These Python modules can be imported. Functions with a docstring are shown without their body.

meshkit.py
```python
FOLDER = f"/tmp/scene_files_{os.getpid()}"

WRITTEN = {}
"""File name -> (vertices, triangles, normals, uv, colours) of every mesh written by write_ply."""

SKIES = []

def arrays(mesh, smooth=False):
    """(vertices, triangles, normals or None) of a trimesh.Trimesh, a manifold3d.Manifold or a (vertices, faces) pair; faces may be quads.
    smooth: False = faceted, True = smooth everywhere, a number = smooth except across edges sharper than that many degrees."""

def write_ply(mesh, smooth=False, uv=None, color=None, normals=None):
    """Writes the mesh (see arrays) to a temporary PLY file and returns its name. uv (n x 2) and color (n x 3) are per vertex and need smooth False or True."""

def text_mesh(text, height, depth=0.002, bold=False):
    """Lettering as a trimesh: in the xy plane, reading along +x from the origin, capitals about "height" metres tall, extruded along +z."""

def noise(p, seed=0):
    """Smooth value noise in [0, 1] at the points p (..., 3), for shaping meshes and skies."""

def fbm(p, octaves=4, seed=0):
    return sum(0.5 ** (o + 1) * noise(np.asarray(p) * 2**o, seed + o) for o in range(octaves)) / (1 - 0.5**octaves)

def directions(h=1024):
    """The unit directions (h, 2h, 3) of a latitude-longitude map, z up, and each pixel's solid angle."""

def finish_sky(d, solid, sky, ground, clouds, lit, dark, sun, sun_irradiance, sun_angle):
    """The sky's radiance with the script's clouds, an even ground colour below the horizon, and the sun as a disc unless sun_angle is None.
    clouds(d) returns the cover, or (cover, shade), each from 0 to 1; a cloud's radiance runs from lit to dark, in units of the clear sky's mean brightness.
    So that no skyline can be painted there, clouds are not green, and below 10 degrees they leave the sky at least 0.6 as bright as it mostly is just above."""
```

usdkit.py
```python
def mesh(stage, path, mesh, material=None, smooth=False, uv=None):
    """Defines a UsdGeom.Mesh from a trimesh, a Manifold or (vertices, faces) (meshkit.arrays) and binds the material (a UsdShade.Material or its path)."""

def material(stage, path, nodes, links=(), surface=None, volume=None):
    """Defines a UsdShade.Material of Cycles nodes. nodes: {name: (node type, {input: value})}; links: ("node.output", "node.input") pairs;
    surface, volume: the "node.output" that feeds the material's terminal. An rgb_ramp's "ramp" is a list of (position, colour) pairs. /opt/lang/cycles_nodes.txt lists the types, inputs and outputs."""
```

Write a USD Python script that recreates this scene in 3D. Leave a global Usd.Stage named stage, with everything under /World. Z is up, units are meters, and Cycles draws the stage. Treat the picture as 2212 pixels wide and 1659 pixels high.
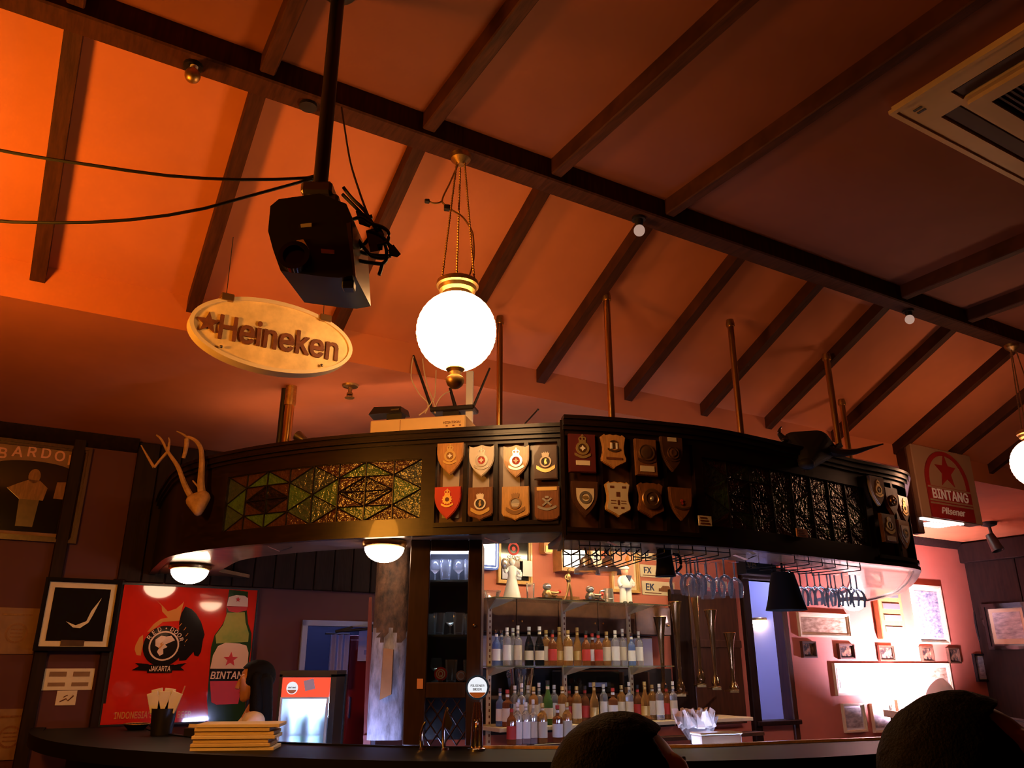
import math, random
import numpy as np
import trimesh
import manifold3d as m3
from scipy.interpolate import PchipInterpolator
from shapely.geometry import Polygon
from shapely.ops import unary_union
from pxr import Usd, UsdGeom, UsdLux, UsdShade, Gf, Sdf
import usdkit, meshkit

stage = Usd.Stage.CreateInMemory()
UsdGeom.SetStageUpAxis(stage, 'Z')
UsdGeom.SetStageMetersPerUnit(stage, 1.0)
stage.SetDefaultPrim(UsdGeom.Xform.Define(stage, '/World').GetPrim())
UsdGeom.Scope.Define(stage, '/World/Looks')
R_ = random.Random(7)

# ---------------------------------------------------------------- camera, light, exposure
EYE = 1.5
FPX, PITCH = 1715.0, math.radians(19.5)
cam = UsdGeom.Camera.Define(stage, '/World/camera')
cam.AddTranslateOp().Set(Gf.Vec3d(0, 0, EYE))
cam.AddRotateXOp().Set(90 + 19.5)
cam.CreateHorizontalApertureAttr(36.0)
cam.CreateVerticalApertureAttr(36.0 * 1659 / 2212)
cam.CreateFocalLengthAttr(36.0 * FPX / 2212)
cam.CreateClippingRangeAttr(Gf.Vec2f(0.05, 200))
cam.CreateExposureAttr(-0.35)
# what the lamps give: (colour, strength) of the glowing meshes
GLOBE = ((1.0, 0.52, 0.20), 28.0)          # frosted pendant globe in the middle
GLOBE2 = ((1.0, 0.48, 0.26), 18.0)         # the far one
UPLIGHT2 = ((1.0, 0.50, 0.26), 7.0)
UPLIGHT = ((1.0, 0.52, 0.28), 24.0)        # added tube on top of the canopy, lights the low ceiling
SCONCE = ((1.0, 0.45, 0.20), 2.2)          # added wall lamps behind the viewer, unseen
AMBER = ((1.0, 0.34, 0.03), 150.0)          # added pendant globe out of frame, for the orange glow
DOME2 = ((1.0, 0.62, 0.60), 110.0)         # the brightest dome, on the far return
DOME = ((1.0, 0.66, 0.42), 22.0)           # little domes under the canopy
STRIP = ((1.0, 0.78, 0.42), 80.0)          # added batten over the back bar, out of sight
FLOOD = ((1.0, 0.70, 1.0), 8500.0)         # added hidden lamp for the glare on the picture wall
UNDER = ((0.46, 0.54, 1.0), 90.0)           # added cold tubes under the counter edge and in the cabinet
COOL = ((0.42, 0.46, 1.0), 150.0)           # fluorescent battens in the rooms behind

# ---------------------------------------------------------------- geometry of the place
AZ = math.radians(59.5)
RZ = 90 - 59.5
RID = np.array([math.sin(AZ), math.cos(AZ), 0.0])      # along the back wall and the roof beams
NRM = np.array([-math.cos(AZ), math.sin(AZ), 0.0])     # square to them, away from us
CP, SP = math.cos(PITCH), math.sin(PITCH)
LOWC, FASC, BACK, FLAT = 3.217, 4.33, 6.92, 4.03       # low ceiling height, fascia and back wall distance, flat ceiling height


def ray(x, y):
    X, Y = x - 1106, 829.5 - y
    return np.array([X, FPX * CP - Y * SP, Y * CP + FPX * SP])


def atz(x, y, z):
    r = ray(x, y)
    p = r * (z - EYE) / r[2]
    return p + [0, 0, EYE]


def aty(x, y, d):
    r = ray(x, y)
    return r * d / r[1] + [0, 0, EYE]


def atn(x, y, n):
    r = ray(x, y)
    return r * n / (r @ NRM) + [0, 0, EYE]


def un(u, n, z=0.0):
    return RID * u + NRM * n + [0, 0, z]


def uz(x, y, n):
    p = atn(x, y, n)
    return float(p @ RID), float(p[2])


def proj(p):
    q = np.asarray(p, float) - [0, 0, EYE]
    Z = q[1] * CP + q[2] * SP
    return 1106 + FPX * q[0] / Z, 829.5 - FPX * (-q[1] * SP + q[2] * CP) / Z


# ---------------------------------------------------------------- prims
COUNT = {}


def numbered(parent, name):
    k = (parent, name)
    i = COUNT.get(k, 0)
    COUNT[k] = i + 1
    return f'{parent}/{name}' + (f'_{i:03d}' if i else '')


def tag(prim, label=None, cat=None, group=None, kind=None):
    for k, v in (('label', label), ('category', cat), ('group', group), ('kind', kind)):
        if v:
            prim.SetCustomDataByKey(k, v)


def place(x, loc, rz=0, rx=0, ry=0):
    x.AddTranslateOp().Set(Gf.Vec3d(*map(float, loc)))
    x.AddRotateZOp().Set(float(rz))
    if rx:
        x.AddRotateXOp().Set(float(rx))
    if ry:
        x.AddRotateYOp().Set(float(ry))


def T(name, label, cat, loc=(0, 0, 0), rz=0, group=None, kind=None, rx=0, ry=0):
    p = numbered('/World', name)
    x = UsdGeom.Xform.Define(stage, p)
    place(x, loc, rz, rx, ry)
    tag(x.GetPrim(), label, cat, group, kind)
    return p


def O(name, mesh, mat, parent, smooth=35, label=None):
    p = numbered(parent, name)
    m = usdkit.mesh(stage, p, mesh, M[mat], smooth=smooth)
    if label:
        m.GetPrim().SetCustomDataByKey('label', label)
    return p


def dup(src, label, loc, rz=0, group=None, rx=0, ry=0):
    name = src.rsplit('/', 1)[1].rsplit('_0', 1)[0]
    was = stage.GetPrimAtPath(src).GetCustomData()
    p = numbered('/World', name)
    x = UsdGeom.Xform.Define(stage, p)
    x.GetPrim().GetReferences().AddInternalReference(src)
    x.ClearXformOpOrder()
    for op in ('translate', 'rotateZ', 'rotateX', 'rotateY'):
        pass
    t = x.GetPrim().CreateAttribute('xformOp:translate', Sdf.ValueTypeNames.Double3)
    t.Set(Gf.Vec3d(*map(float, loc)))
    order = ['xformOp:translate']
    for ax, v in (('Z', rz), ('X', rx), ('Y', ry)):
        if v or ax == 'Z':
            x.GetPrim().CreateAttribute(f'xformOp:rotate{ax}', Sdf.ValueTypeNames.Float).Set(float(v))
            order.append(f'xformOp:rotate{ax}')
    x.GetXformOpOrderAttr().Set(order)
    x.GetPrim().SetInstanceable(True)
    tag(x.GetPrim(), label, was['category'], group or was.get('group'))
    return p


# ---------------------------------------------------------------- materials
M = {}


def mat(name, col, rough=0.5, metal=0.0, var=0.0, scale=12.0, bump=0.0, bscale=None, coat=0.0, trans=0.0, emit=None, spec=0.5, col2=None, stretch=(1, 1, 1), thin=False, island=0.0, ramp=None):
    nodes = {'p': ('principled_bsdf', dict(base_color=col, roughness=rough, metallic=metal, coat_weight=coat, transmission_weight=trans, specular_ior_level=spec))}
    links = []
    if emit:
        nodes['p'][1].update(emission_color=emit[0], emission_strength=emit[1])
    if var or bump or col2:
        nodes['tc'] = ('texture_coordinate', {})
        nodes['mp'] = ('mapping', dict(scale=stretch))
        links.append(('tc.object', 'mp.vector'))
    if var or col2:
        a = col2 or tuple(min(1, c * (1 + var)) for c in col)
        b = col if col2 else tuple(c * (1 - var) for c in col)
        nodes['n'] = ('noise_texture', dict(scale=scale, detail=4.0, roughness=0.6))
        nodes['r'] = ('rgb_ramp', dict(ramp=ramp or [(0.3, b), (0.7, a)]))
        links += [('mp.vector', 'n.vector'), ('n.fac', 'r.fac'), ('r.color', 'p.base_color')]
    if bump:
        nodes['bn'] = ('noise_texture', dict(scale=bscale or scale * 3, detail=3.0))
        nodes['b'] = ('bump', dict(strength=bump, distance=0.01))
        links += [('mp.vector', 'bn.vector'), ('bn.fac', 'b.height'), ('b.normal', 'p.normal')]
    M[name] = usdkit.material(stage, f'/World/Looks/{name}', nodes, links, surface='p.BSDF')


def glow(name, spec):
    col, s = spec
    M[name] = usdkit.material(stage, f'/World/Looks/{name}', {'e': ('emission', dict(color=col, strength=s))}, surface='e.emission')


def clear(name, col, gloss=0.12, rough=0.03, milk=0.0):
    """thin clear glass: mostly see-through, a sharp reflection at grazing angles"""
    M[name] = usdkit.material(stage, f'/World/Looks/{name}', {
        't': ('transparent_bsdf', dict(color=col)), 'g': ('glossy_bsdf', dict(color=(1, 1, 1), roughness=rough)),
        'f': ('fresnel', dict(IOR=1.5)), 'k': ('math', dict(math_type='multiply', value2=1.0 + gloss)), 'm': ('mix_closure', {}),
        'd': ('diffuse_bsdf', dict(color=col)), 'q': ('mix_closure', dict(fac=milk))},
        [('f.fac', 'k.value1'), ('k.value', 'm.fac'), ('t.BSDF', 'm.closure1'), ('g.BSDF', 'm.closure2'), ('m.closure', 'q.closure1'), ('d.BSDF', 'q.closure2')], surface='q.closure')


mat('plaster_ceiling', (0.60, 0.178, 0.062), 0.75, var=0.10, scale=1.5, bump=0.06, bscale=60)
mat('plaster_wall', (0.52, 0.145, 0.085), 0.7, var=0.08, scale=2.0, bump=0.05, bscale=50)
mat('plaster_ceiling_dimmed', (0.22, 0.058, 0.020), 0.75, var=0.10, scale=1.5, bump=0.06, bscale=60)  # ceiling plaster again, with weaker light put into the colour
mat('plaster_maroon_dimmed', (0.085, 0.016, 0.015), 0.7, var=0.1, scale=2.0)  # wall plaster darkened: dim light at that end put into the colour
mat('timber_dark', (0.060, 0.018, 0.007), 0.65, spec=0.15, var=0.35, scale=6, stretch=(8, 1, 1), bump=0.12, bscale=20)
mat('timber_panel', (0.018, 0.007, 0.0045), 0.6, spec=0.15, var=0.35, scale=5, stretch=(6, 6, 0.6), bump=0.1)
mat('mahogany', (0.013, 0.006, 0.004), 0.30, var=0.35, scale=7, stretch=(1, 1, 6), coat=0.06, spec=0.3)
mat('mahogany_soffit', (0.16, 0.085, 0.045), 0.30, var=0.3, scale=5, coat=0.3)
mat('mahogany_brown', (0.065, 0.022, 0.009), 0.35, var=0.35, scale=5, stretch=(6, 6, 0.7))
mat('floor_boards', (0.09, 0.04, 0.02), 0.4, var=0.4, scale=3)
mat('brass', (0.72, 0.42, 0.13), 0.24, metal=1.0)
mat('brass_dull', (0.50, 0.30, 0.10), 0.42, metal=1.0, var=0.25, scale=40)
mat('chrome', (0.85, 0.85, 0.85), 0.10, metal=1.0)
mat('steel_dark', (0.16, 0.13, 0.11), 0.35, metal=0.9)
mat('black', (0.012, 0.010, 0.009), 0.4)
mat('black_gloss', (0.010, 0.008, 0.007), 0.12, coat=0.5)
mat('counter_black', (0.005, 0.004, 0.0035), 0.55, spec=0.12)
mat('glass_solid', (0.80, 0.77, 0.74), 0.06, metal=0.35)
mat('frosted_door', (0.80, 0.88, 1.0), 0.55, trans=0.92)
mat('black_matt', (0.010, 0.008, 0.008), 0.8)
mat('cable_black', (0.015, 0.012, 0.01), 0.5)
mat('white', (0.80, 0.78, 0.74), 0.5)
mat('white_gloss', (0.82, 0.80, 0.77), 0.15)
mat('cream', (0.72, 0.58, 0.36), 0.55, var=0.05, scale=8)
mat('cream_plastic', (0.70, 0.48, 0.22), 0.45, var=0.05, scale=5)
mat('paper', (0.78, 0.68, 0.52), 0.8)
mat('tan_paper', (0.26, 0.14, 0.06), 0.8, var=0.15, scale=8)
mat('sign_pale', (0.80, 0.58, 0.26), 0.5, var=0.22, scale=9)
mat('lettering_brown', (0.16, 0.045, 0.012), 0.6, var=0.3, scale=30)
mat('ac_white', (0.62, 0.42, 0.19), 0.45, var=0.05, scale=6)
mat('ac_dark', (0.05, 0.022, 0.012), 0.6)
mat('red', (0.55, 0.02, 0.012), 0.45)
mat('red_gloss', (0.62, 0.022, 0.010), 0.07, coat=0.6, var=0.05, scale=4)
mat('red_dark', (0.22, 0.012, 0.008), 0.3)
mat('maroon_velvet', (0.10, 0.008, 0.008), 0.6)
mat('orange_print', (0.66, 0.24, 0.05), 0.12, coat=0.5)
mat('green_print', (0.18, 0.26, 0.05), 0.12, coat=0.5, col2=(0.42, 0.34, 0.07), scale=5)
mat('green_deep', (0.02, 0.05, 0.012), 0.12, coat=0.5)
mat('pink_print', (0.78, 0.50, 0.36), 0.12, coat=0.5)
mat('black_print', (0.010, 0.007, 0.006), 0.12, coat=0.5)
mat('oak', (0.50, 0.24, 0.08), 0.3, var=0.2, scale=12, stretch=(6, 1, 1), coat=0.3)
mat('oak_pale', (0.62, 0.36, 0.12), 0.3, var=0.15, scale=12, stretch=(6, 1, 1), coat=0.3)
mat('walnut', (0.22, 0.085, 0.03), 0.3, var=0.25, scale=12, stretch=(6, 1, 1), coat=0.3)
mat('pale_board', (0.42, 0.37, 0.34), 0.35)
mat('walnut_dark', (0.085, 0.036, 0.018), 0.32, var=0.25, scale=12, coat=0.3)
mat('crest_gold', (0.86, 0.62, 0.24), 0.3, metal=0.75)
mat('crest_silver', (0.72, 0.68, 0.60), 0.25, metal=0.8)
mat('crest_bronze', (0.30, 0.17, 0.07), 0.35, metal=0.8)
mat('crest_white', (0.85, 0.80, 0.70), 0.4)
mat('lead', (0.02, 0.014, 0.010), 0.35, metal=0.5)
for nm, c in (('glass_green', (0.055, 0.115, 0.03)), ('glass_brown', (0.055, 0.022, 0.013)), ('glass_grey', (0.036, 0.050, 0.040)), ('glass_black', (0.007, 0.005, 0.004)), ('glass_olive', (0.042, 0.066, 0.036))):
    mat(nm, c, 0.13, bump=0.9, bscale=42, spec=0.8, var=0.15, scale=20)
mat('antler', (0.32, 0.18, 0.09), 0.6, var=0.3, scale=20)
mat('horn', (0.03, 0.02, 0.015), 0.15, coat=0.5)
mat('fur_black', (0.012, 0.008, 0.006), 0.75)
mat('skin', (0.48, 0.22, 0.12), 0.5)
mat('skin_dark', (0.30, 0.12, 0.06), 0.5)
mat('hair_black', (0.0035, 0.003, 0.003), 0.7, bump=0.3, bscale=220, spec=0.12)
mat('cloth_white', (0.70, 0.58, 0.48), 0.85)
mat('cloth_dark', (0.02, 0.018, 0.02), 0.9)
mat('cloth_navy', (0.02, 0.022, 0.035), 0.9)
mat('eye_white', (0.8, 0.76, 0.7), 0.2)
mat('lip', (0.42, 0.10, 0.07), 0.5)
mat('mirror', (0.78, 0.80, 0.86), 0.06, metal=1.0)
mat('blue_white', (0.62, 0.64, 0.82), 0.5)
mat('blue_and_blue_lit', (0.30, 0.34, 0.62), 0.5)  # blue light on the door frame is put into this colour
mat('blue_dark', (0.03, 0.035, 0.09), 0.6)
mat('blue_plastic', (0.03, 0.10, 0.55), 0.3)
mat('card_pink', (0.70, 0.34, 0.22), 0.6)
mat('cardboard', (0.42, 0.20, 0.08), 0.8, var=0.1, scale=10)
mat('bark', (0.010, 0.006, 0.004), 0.8, col2=(0.10, 0.05, 0.025), scale=16, stretch=(1.5, 1.5, 0.9), bump=1.0, bscale=18)
mat('blue_lit_timber', (0.06, 0.055, 0.06), 0.7, col2=(0.34, 0.35, 0.46), scale=9, stretch=(2, 2, 0.7), bump=0.6, bscale=20)  # lower post timber, bluish because blue light is mixed into the colour
mat('photo_sepia', (0.20, 0.10, 0.05), 0.3, col2=(0.62, 0.46, 0.30), scale=9, stretch=(1, 1, 3))
mat('photo_blue', (0.10, 0.12, 0.22), 0.3, col2=(0.70, 0.62, 0.60), scale=14, stretch=(1, 1, 2))
mat('photo_dark', (0.02, 0.012, 0.01), 0.25, col2=(0.30, 0.14, 0.07), scale=16, ramp=[(0.45, (0.02, 0.012, 0.01)), (0.75, (0.42, 0.2, 0.1))])
mat('photo_grey', (0.20, 0.18, 0.18), 0.3, col2=(0.72, 0.66, 0.62), scale=8, stretch=(1, 1, 3))
mat('crowd_print', (0.16, 0.10, 0.08), 0.3, col2=(0.62, 0.42, 0.30), scale=30, stretch=(1, 1, 0.7))
mat('wine_black', (0.006, 0.008, 0.010), 0.08, coat=0.4)
mat('label_cream', (0.72, 0.62, 0.46), 0.6)
mat('label_white', (0.85, 0.84, 0.82), 0.6)
mat('label_red', (0.50, 0.04, 0.03), 0.6)
mat('label_black', (0.02, 0.018, 0.018), 0.5)
mat('label_gold', (0.70, 0.46, 0.14), 0.4, metal=0.4)
mat('bottle_clear', (0.88, 0.90, 0.95), 0.04, trans=0.82)
mat('bottle_blue', (0.30, 0.46, 0.92), 0.04, trans=0.7)
mat('bottle_amber', (0.82, 0.42, 0.12), 0.04, trans=0.75)
mat('bottle_brown', (0.40, 0.13, 0.04), 0.05, trans=0.6)
mat('bottle_green', (0.14, 0.34, 0.08), 0.05, trans=0.6)
mat('pewter', (0.62, 0.58, 0.52), 0.22, metal=0.9)
mat('amber_yard', (0.26, 0.14, 0.06), 0.12, metal=0.85)
clear('glassware', (0.985, 0.98, 0.97), 0.20, milk=0.07)
clear('glass_amber', (0.95, 0.80, 0.58), 0.22, milk=0.35)
clear('pane_clear', (0.90, 0.92, 0.92), 0.05)
clear('shelf_glass', (0.75, 0.80, 0.66), 0.16, milk=0.06)
clear('frost', (0.75, 0.82, 0.95), 0.08, 0.3)
glow('globe_glow', GLOBE)
glow('far_glow', GLOBE2)
glow('sconce_glow', SCONCE)
glow('uplight_glow', UPLIGHT)
glow('amber_glow', AMBER)
glow('dome_glow', DOME)
glow('dome_bright', DOME2)
glow('uplight_far', UPLIGHT2)
glow('strip_glow', STRIP)
glow('flood_glow', FLOOD)
glow('cool_glow', COOL)
glow('under_glow', UNDER)
glow('bulb_dim', ((1.0, 0.62, 0.48), 0.55))  # faint glow put into two of the purlin bulbs
glow('lightbox_white', ((0.95, 1.0, 0.86), 2.6))
glow('lightbox_warm', ((1.0, 0.95, 0.78), 3.0))
glow('panel_glow', ((1.0, 0.86, 0.80), 6.0))
glow('fridge_glow', ((0.45, 0.62, 1.0), 20.0))
mat('sign_box', (0.34, 0.19, 0.10), 0.5)
mat('sign_red', (0.30, 0.012, 0.008), 0.5)
mat('red_lit', (0.6, 0.03, 0.015), 0.2, emit=((0.9, 0.09, 0.04), 1.3))
mat('cabinet_wood', (0.035, 0.016, 0.009), 0.32, var=0.25, scale=8, stretch=(6, 6, 0.8))
glow('tap_badge', ((0.92, 0.94, 1.0), 1.2))

# ---------------------------------------------------------------- shapes
cat = lambda *a: trimesh.util.concatenate([x for y in a for x in (y if isinstance(y, (list, tuple)) else [y])])


def mv(m, d=(0, 0, 0), rz=0, rx=0, ry=0, s=None):
    m = m.copy()
    if s is not None:
        m.apply_scale(s)
    for a, ax in ((rx, [1, 0, 0]), (ry, [0, 1, 0]), (rz, [0, 0, 1])):
        if a:
            m.apply_transform(trimesh.transformations.rotation_matrix(math.radians(a), ax))
    m.apply_translation(d)
    return m


def hull(p):
    return trimesh.convex.convex_hull(np.asarray(p, float))


def bx(x0, x1, y0, y1, z0, z1, bev=0.0):
    x0, x1 = min(x0, x1), max(x0, x1)
    y0, y1 = min(y0, y1), max(y0, y1)
    z0, z1 = min(z0, z1), max(z0, z1)
    if not bev:
        m = trimesh.creation.box([x1 - x0, y1 - y0, z1 - z0])
        m.apply_translation([(x0 + x1) / 2, (y0 + y1) / 2, (z0 + z1) / 2])
        return m
    b = min(bev, (x1 - x0) * .45, (y1 - y0) * .45, (z1 - z0) * .45)
    p = []
    for x, sx in ((x0, 1), (x1, -1)):
        for y, sy in ((y0, 1), (y1, -1)):
            for z, sz in ((z0, 1), (z1, -1)):
                p += [(x, y + sy * b, z + sz * b), (x + sx * b, y, z + sz * b), (x + sx * b, y + sy * b, z)]
    return hull(p)


def tube(pts, r, n=7, cap=True):
    p = np.asarray(pts, float)
    r = np.broadcast_to(np.asarray(r, float), (len(p),))
    t = np.gradient(p, axis=0)
    t /= np.linalg.norm(t, axis=1, keepdims=True) + 1e-12
    ref = np.array([0, 0, 1.0]) if abs(t[:, 2]).mean() < 0.8 else np.array([1.0, 0, 0])
    a = np.cross(t, ref)
    a /= np.linalg.norm(a, axis=1, keepdims=True) + 1e-12
    b = np.cross(t, a)
    ang = np.arange(n) * 2 * np.pi / n
    v = p[:, None] + r[:, None, None] * (np.cos(ang)[None, :, None] * a[:, None] + np.sin(ang)[None, :, None] * b[:, None])
    f = []
    for i in range(len(p) - 1):
        for j in range(n):
            k = (j + 1) % n
            f += [(i * n + j, i * n + k, (i + 1) * n + k), (i * n + j, (i + 1) * n + k, (i + 1) * n + j)]
    v = v.reshape(-1, 3)
    if cap:
        c0, c1, o = len(v), len(v) + 1, (len(p) - 1) * n
        v = np.vstack([v, p[0], p[-1]])
        for j in range(n):
            k = (j + 1) % n
            f += [(c0, k, j), (c1, o + j, o + k)]
    m = trimesh.Trimesh(v, np.array(f), process=False)
    if m.volume < 0:
        m.invert()
    return m


def cyl(a, b, r, n=14, r2=None):
    return tube([a, b], [r, r if r2 is None else r2], n)


def spline(pts, n=24):
    p = np.asarray(pts, float)
    d = np.r_[0, np.cumsum(np.linalg.norm(np.diff(p, axis=0), axis=1))]
    s = np.linspace(0, d[-1], n)
    return np.stack([PchipInterpolator(d, p[:, k])(s) for k in range(p.shape[1])], 1)


def lathe(prof, n=24, squash=None):
    """(radius, z) points turned about z; closed where it reaches the axis"""
    prof = np.asarray(prof, float)
    ang = np.arange(n) * 2 * np.pi / n
    v = np.stack([prof[:, 0][:, None] * np.cos(ang), prof[:, 0][:, None] * np.sin(ang), np.repeat(prof[:, 1][:, None], n, 1)], -1).reshape(-1, 3)
    f = []
    for i in range(len(prof) - 1):
        for j in range(n):
            k = (j + 1) % n
            a, b, c, d = i * n + j, i * n + k, (i + 1) * n + k, (i + 1) * n + j
            if prof[i, 0] > 1e-6:
                f.append((a, b, c))
            if prof[i + 1, 0] > 1e-6:
                f.append((a, c, d))
    m = trimesh.Trimesh(v, np.array(f))
    m.merge_vertices()
    m.remove_unreferenced_vertices()
    if m.volume < 0:
        m.invert()
    if squash:
        m.apply_scale(squash)
    return m


def ball(c, r, sub=2):
    m = trimesh.creation.icosphere(sub, 1.0)
    m.apply_scale(r)
    m.apply_translation(c)
    return m


def torus(R, r, n=28, k=8):
    a = np.linspace(0, 2 * np.pi, n + 1)
    return tube(np.c_[R * np.cos(a), R * np.sin(a), 0 * a], r, k, cap=False)


def slabs(poly, y0, y1):
    """a polygon drawn in (x, z), given thickness from y0 to y1"""
    g = poly if hasattr(poly, 'geom_type') else Polygon(poly)
    g = g.buffer(0)
    out = []
    for q in getattr(g, 'geoms', [g]):
        if q.area < 1e-9:
            continue
        m = trimesh.creation.extrude_polygon(q, abs(y1 - y0), engine='earcut')
        v = m.vertices.copy()
        m.vertices = np.c_[v[:, 0], max(y0, y1) - v[:, 2], v[:, 1]]
        out.append(m)
    return cat(out)


def letters(text, h, y, depth=0.004, x=None, z=0, bold=True, width=None, slant=0.0):
    """lettering standing in (x, z), centred on x, front face at y"""
    m = meshkit.text_mesh(text, h, depth, bold)
    v = m.vertices.copy()
    v[:, 0] += slant * v[:, 1]
    w = np.ptp(v[:, 0])
    if width:
        v[:, 0] *= width / w
    v[:, 0] -= (v[:, 0].min() + v[:, 0].max()) / 2
    m.vertices = np.c_[v[:, 0] + (x or 0), y + depth - v[:, 2], v[:, 1] + z]
    return m


def ellipse(cx, cz, rx, rz, n=36, a0=0, a1=360):
    a = np.radians(np.linspace(a0, a1, n, endpoint=(a1 - a0) < 360))
    return [(cx + rx * math.cos(t), cz + rz * math.sin(t)) for t in a]


def ring(cx, cz, ro, ri, n=32):
    return Polygon(ellipse(cx, cz, ro, ro, n)).difference(Polygon(ellipse(cx, cz, ri, ri, n)))


def star(cx, cz, r, n=5, inner=0.42):
    return [(cx + (r if k % 2 == 0 else r * inner) * math.sin(math.pi * k / n), cz + (r if k % 2 == 0 else r * inner) * math.cos(math.pi * k / n)) for k in range(2 * n)]


def frame_bars(x0, x1, z0, z1, w, y0, y1):
    o = Polygon([(x0, z0), (x1, z0), (x1, z1), (x0, z1)])
    i = Polygon([(x0 + w, z0 + w), (x1 - w, z0 + w), (x1 - w, z1 - w), (x0 + w, z1 - w)])
    m = slabs(o.difference(i), y0, y1)
    i2 = Polygon([(x0 + w * .6, z0 + w * .6), (x1 - w * .6, z0 + w * .6), (x1 - w * .6, z1 - w * .6), (x0 + w * .6, z1 - w * .6)])
    lip = slabs(o.difference(i2), y0 - abs(y1 - y0) * .35, y0)
    return cat(m, lip)

# ================================================================ the setting
def wall_mesh(poly, n0, n1):
    return slabs(poly, n0, n1)


A = T('floor', 'dark timber floor behind and before the bar', 'floor', rz=RZ, kind='structure')
O('floor_surface', bx(-4, 13, -4.2, 9.5, -0.1, 0), 'floor_boards', A)

CEIL = T('ceiling', 'orange-brown plaster ceiling with dark rafters, a long purlin and a lower flat part', 'ceiling', rz=RZ, kind='structure')
SL = 0.51
N_BREAK = FASC - (FLAT - 3.42) / SL
O('flat_panel', bx(-4, 13, -4.2, N_BREAK, FLAT, FLAT + .08), 'plaster_ceiling_dimmed', CEIL, label='flat upper ceiling with weaker light put into its colour')


def along_u(prof, u0, u1):
    """a convex (n, z) profile drawn out along the ridge"""
    return hull([(u, n, z) for n, z in prof for u in (u0, u1)])


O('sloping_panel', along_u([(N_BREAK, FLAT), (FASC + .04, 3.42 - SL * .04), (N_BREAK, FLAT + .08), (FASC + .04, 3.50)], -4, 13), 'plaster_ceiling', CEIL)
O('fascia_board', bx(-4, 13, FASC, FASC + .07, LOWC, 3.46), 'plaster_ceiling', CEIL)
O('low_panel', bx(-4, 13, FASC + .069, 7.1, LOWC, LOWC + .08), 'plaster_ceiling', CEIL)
O('purlin', bx(-4, 13, 2.97, 3.10, FLAT - .125, FLAT + .01, .008), 'timber_dark', CEIL)
for u in (-1.06, -.27, .475, 1.27, 2.02, 2.745, 3.505, 4.25, 4.96, 5.775, 6.62, 7.40, 8.15, 8.9):
    w, d = .068, .095
    p = [(3.09, FLAT + .0), (FASC + .005, 3.42), (3.09, FLAT + .02 - d - .01), (FASC + .005, 3.42 - d)]
    O('rafter', along_u([(3.09, 3.42 + SL * (FASC - 3.09) + .01), (FASC + .004, 3.43), (3.09, 3.42 + SL * (FASC - 3.09) - d), (FASC + .004, 3.42 - d)], u, u + w), 'timber_dark', CEIL)
for u in (-1.06, -.27, .475, 1.25, 1.99, 2.77, 4.93, 5.72, 6.55, 7.35):
    O('rafter', bx(u, u + .066, -4.2, 2.975, FLAT - .095, FLAT + .01, .006), 'timber_dark', CEIL)

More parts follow.
